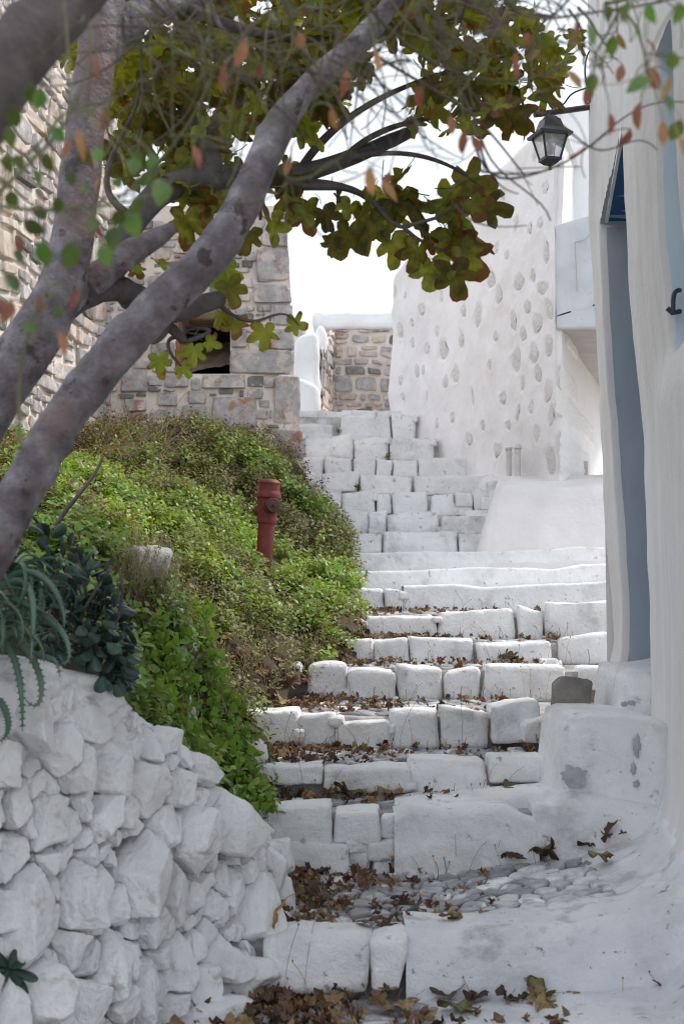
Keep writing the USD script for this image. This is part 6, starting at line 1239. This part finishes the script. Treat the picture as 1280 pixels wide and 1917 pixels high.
# ================================================================ thin thorny shrub hanging in front of the lens side of the stairs
rng = np.random.default_rng(91)
sh_ = thing('straggly_shrub', 'straggly twiggy shrub with thin green and grey stems hanging from above', 'shrub', (-1.9, 2.6, 1.3))
main = spline([(-1.95, 2.7, 1.25), (-1.5, 2.6, 2.1), (-1.05, 2.55, 2.6), (-.4, 2.6, 2.78), (.2, 2.65, 2.8), (.8, 2.7, 2.72)], 60)
part(sh_, 'main_stem', tube(main, np.linspace(.024, .009, 60), 9, noise=.002, nfreq=20), 'twig_grey')
twigs = []
def twig(pts, r0, r1, mt, n=22): c, r = spline(pts, n, np.linspace(r0, r1, len(pts))); part(sh_, 'twig', tube(c, r, 5, cap=False), mt); twigs.append(c); return c
def px(u, v, Y): return P(u, v, Y)
EX = [([(515, -60), (545, 40), (580, 130), (620, 200), (650, 260)], 2.6, .0055, 'twig_green'), ([(640, -60), (735, 60), (840, 130), (960, 150), (1060, 120)], 2.8, .005, 'twig_green'), ([(260, -30), (330, 40), (400, 90), (450, 130), (500, 200)], 2.9, .005, 'twig_grey'), ([(230, 30), (250, 90), (300, 80), (345, 110), (390, 140), (460, 150), (500, 155)], 2.7, .0032, 'twig_grey'), ([(760, -60), (800, 60), (850, 150), (890, 230), (920, 300), (1000, 370), (1030, 412)], 2.9, .004, 'twig_grey'), ([(700, 100), (800, 160), (900, 230), (960, 300), (985, 330)], 3.0, .004, 'twig_grey'), ([(880, 230), (930, 330), (980, 330), (1080, 290), (1160, 225), (1280, 190)], 2.9, .0035, 'twig_grey'), ([(900, 320), (960, 325), (1010, 320)], 2.9, .003, 'twig_grey'), ([(1000, 210), (1060, 240), (1120, 280), (1180, 265), (1230, 280)], 2.8, .003, 'twig_grey'), ([(920, -40), (990, 30), (1060, 30), (1160, 15), (1290, -10)], 2.6, .004, 'twig_grey'), ([(850, 380), (890, 415), (940, 424), (985, 422)], 3.0, .0025, 'twig_grey'), ([(900, 280), (930, 340), (970, 362)], 3.0, .003, 'twig_grey'),
      ([(0, 385), (90, 392), (190, 385), (260, 372), (330, 330)], 2.2, .0035, 'twig_green'), ([(-20, 380), (60, 300), (120, 230), (165, 120), (168, 40)], 2.2, .004, 'twig_green'), ([(40, 840), (35, 760), (40, 680), (60, 600), (90, 540)], 2.3, .004, 'twig_green'), ([(60, 640), (90, 560), (120, 530)], 2.3, .0025, 'twig_green'), ([(130, 190), (128, 120), (125, 60), (120, 0)], 2.2, .003, 'twig_green'), ([(0, 300), (80, 260), (140, 200), (200, 190), (260, 150), (330, 120)], 2.3, .003, 'twig_green'), ([(220, 370), (300, 300), (370, 200), (390, 150)], 2.4, .003, 'twig_green'), ([(315, 255), (420, 265), (440, 285)], 2.4, .003, 'twig_green'), ([(530, 330), (560, 345), (620, 345), (700, 310)], 2.5, .003, 'twig_grey'), ([(520, 310), (545, 335), (600, 320), (650, 280)], 2.5, .003, 'twig_green')]
for pts, Yb, r, mt in EX: twig([px(u, v, Yb + .05 * i) for i, (u, v) in enumerate(pts)], r, r * .45, mt, 26)
for k in range(125):
    u = rng.uniform(240, 1180); v0_ = rng.uniform(-90, 120 if u < 800 else 60); Yb = rng.uniform(2.4, 3.3); a = rng.uniform(-.2, 1.4) if rng.random() < .7 else rng.uniform(1.4, 3.0); L = rng.uniform(120, 330) * (1 if u < 850 else .6)
    pts = [px(u, v0_, Yb)]
    for q in range(4): a += rng.normal(0, .28); u += math.cos(a) * L / 4; v0_ += math.sin(a) * L / 4; pts.append(px(u, v0_, Yb + rng.normal(0, .03)))
    if v0_ > 330 and u > 520 or v0_ > 400: continue
    twig(pts, rng.uniform(.0022, .0038), .0012, 'twig_green' if rng.random() < .45 else 'twig_grey', 14)
fine = []
for k in range(220):
    c = twigs[rng.integers(len(twigs))]; p = c[rng.integers(2, len(c))]
    if p[2] - EYE < .30 * p[1] - .05 and p[0] > -.25 and rng.random() < .8: continue
    d = rng.normal(0, 1, 3) * [1, .3, .8] + [.2, 0, -.3]; d /= np.linalg.norm(d); L = rng.uniform(.04, .14); fine.append(tube(spline([p, p + d * L * .5 + rng.normal(0, .008, 3), p + d * L + rng.normal(0, .012, 3)], 6), rng.uniform(.0009, .0016), 4, cap=False))
loose = []
def oval(L, W): return small_leaf(L, W, rng, rng.uniform(.1, .5), .8, rng.uniform(0, .6))
for (u, v) in [(1080, 40), (1205, 70), (1215, 125), (1255, 140), (1180, 240), (1098, 268), (1240, 225), (1270, 255), (1155, 60), (1165, 120), (690, 310), (715, 335), (730, 320), (870, 240), (882, 255), (460, 75), (490, 115), (545, 290), (560, 60), (965, 95), (985, 60), (1010, 90), (700, 90), (650, 130), (790, 160), (620, 200), (840, 215), (1060, 130), (1110, 150), (1140, 210), (1200, 190), (170, 100), (195, 200), (145, 240), (185, 330), (170, 400), (150, 540), (110, 620), (75, 550), (20, 560), (130, 260), (35, 440), (0, 560), (160, 270), (360, 270), (420, 120)]:
    loose.append(P(u, v, rng.uniform(2.1, 2.9))); part(sh_, 'dead_leaf', place(oval(rng.uniform(.032, .05), rng.uniform(.014, .024)), loose[-1], [rng.normal(0, .4), rng.normal(0, .3), -1], [rng.normal(0, .6), -1, .3]), 'orange_leaf')
gl = [(140, 472, 50), (190, 474, 40), (80, 468, 46), (215, 442, 50), (248, 412, 52), (300, 355, 48), (282, 300, 42), (252, 345, 40), (45, 430, 40), (20, 370, 36), (60, 400, 34), (85, 300, 40), (100, 250, 36), (75, 180, 40), (150, 290, 34), (55, 170, 36), (20, 215, 40), (18, 250, 38), (10, 300, 36), (5, 530, 46), (25, 480, 30), (40, 620, 30), (115, 585, 36), (265, 385, 36), (180, 420, 34), (110, 380, 30), (250, 310, 36), (300, 315, 36), (160, 350, 34), (215, 345, 30), (230, 405, 36), (60, 330, 34), (30, 300, 30), (130, 330, 30), (180, 285, 30), (275, 335, 30), (255, 290, 34), (1100, 60, 44), (1180, 20, 40), (1110, 150, 36), (1220, 170, 50), (1240, 200, 44), (1275, 240, 40), (1150, 80, 36), (1260, 110, 34), (1270, 20, 40), (1215, 20, 36), (1130, 20, 32)]
for (u, v, w) in gl:
    Yl = rng.uniform(2.05, 2.35); L = w * Yl / FPX * 0.98
    loose.append(P(u, v - w * .4, Yl)); part(sh_, 'leaf', place(oval(L, L * rng.uniform(.7, .9)), loose[-1], [rng.normal(0, .5), rng.normal(0, .35), -1 + rng.normal(0, .4)], [rng.normal(0, .6), -1, .5]), 'round_leaf')

tp_ = np.vstack(twigs)
def petiole(p):
    q = tp_[np.argmin(((tp_ - p) ** 2).sum(1))]; fine.append(tube(spline([p, (p + q) / 2 + [0, 0, .012], q], 7), .0012, 4, cap=False))
for p in loose: petiole(p)
part(sh_, 'fine_twigs', join(fine), 'twig_green', kind='stuff')

# green tufts in the joints of the upper steps
for (u, v, i, lab) in ((632, 808, 15, 'green weed tuft in the top stair joint near the stone house corner'), (724, 856, 14, 'green weed tuft in the joint below the middle block of the sixteenth step'), (670, 914, 12, 'small green weed in the joint left of the middle of the upper stairs')):
    p = P(u, v, STEP_Y[i + 1] - .03); ms = [place(small_leaf(rng.uniform(.035, .06), .014, rng, .2, .5, .4), p + rng.normal(0, .018, 3) * [1.2, .5, 1], [rng.normal(0, .6), -.6, .7 + rng.normal(0, .4)], [0, 0, 1]) for _ in range(26)]
    solo('weed_tuft', join(ms), 'cover_leaf_olive', lab, 'weed')
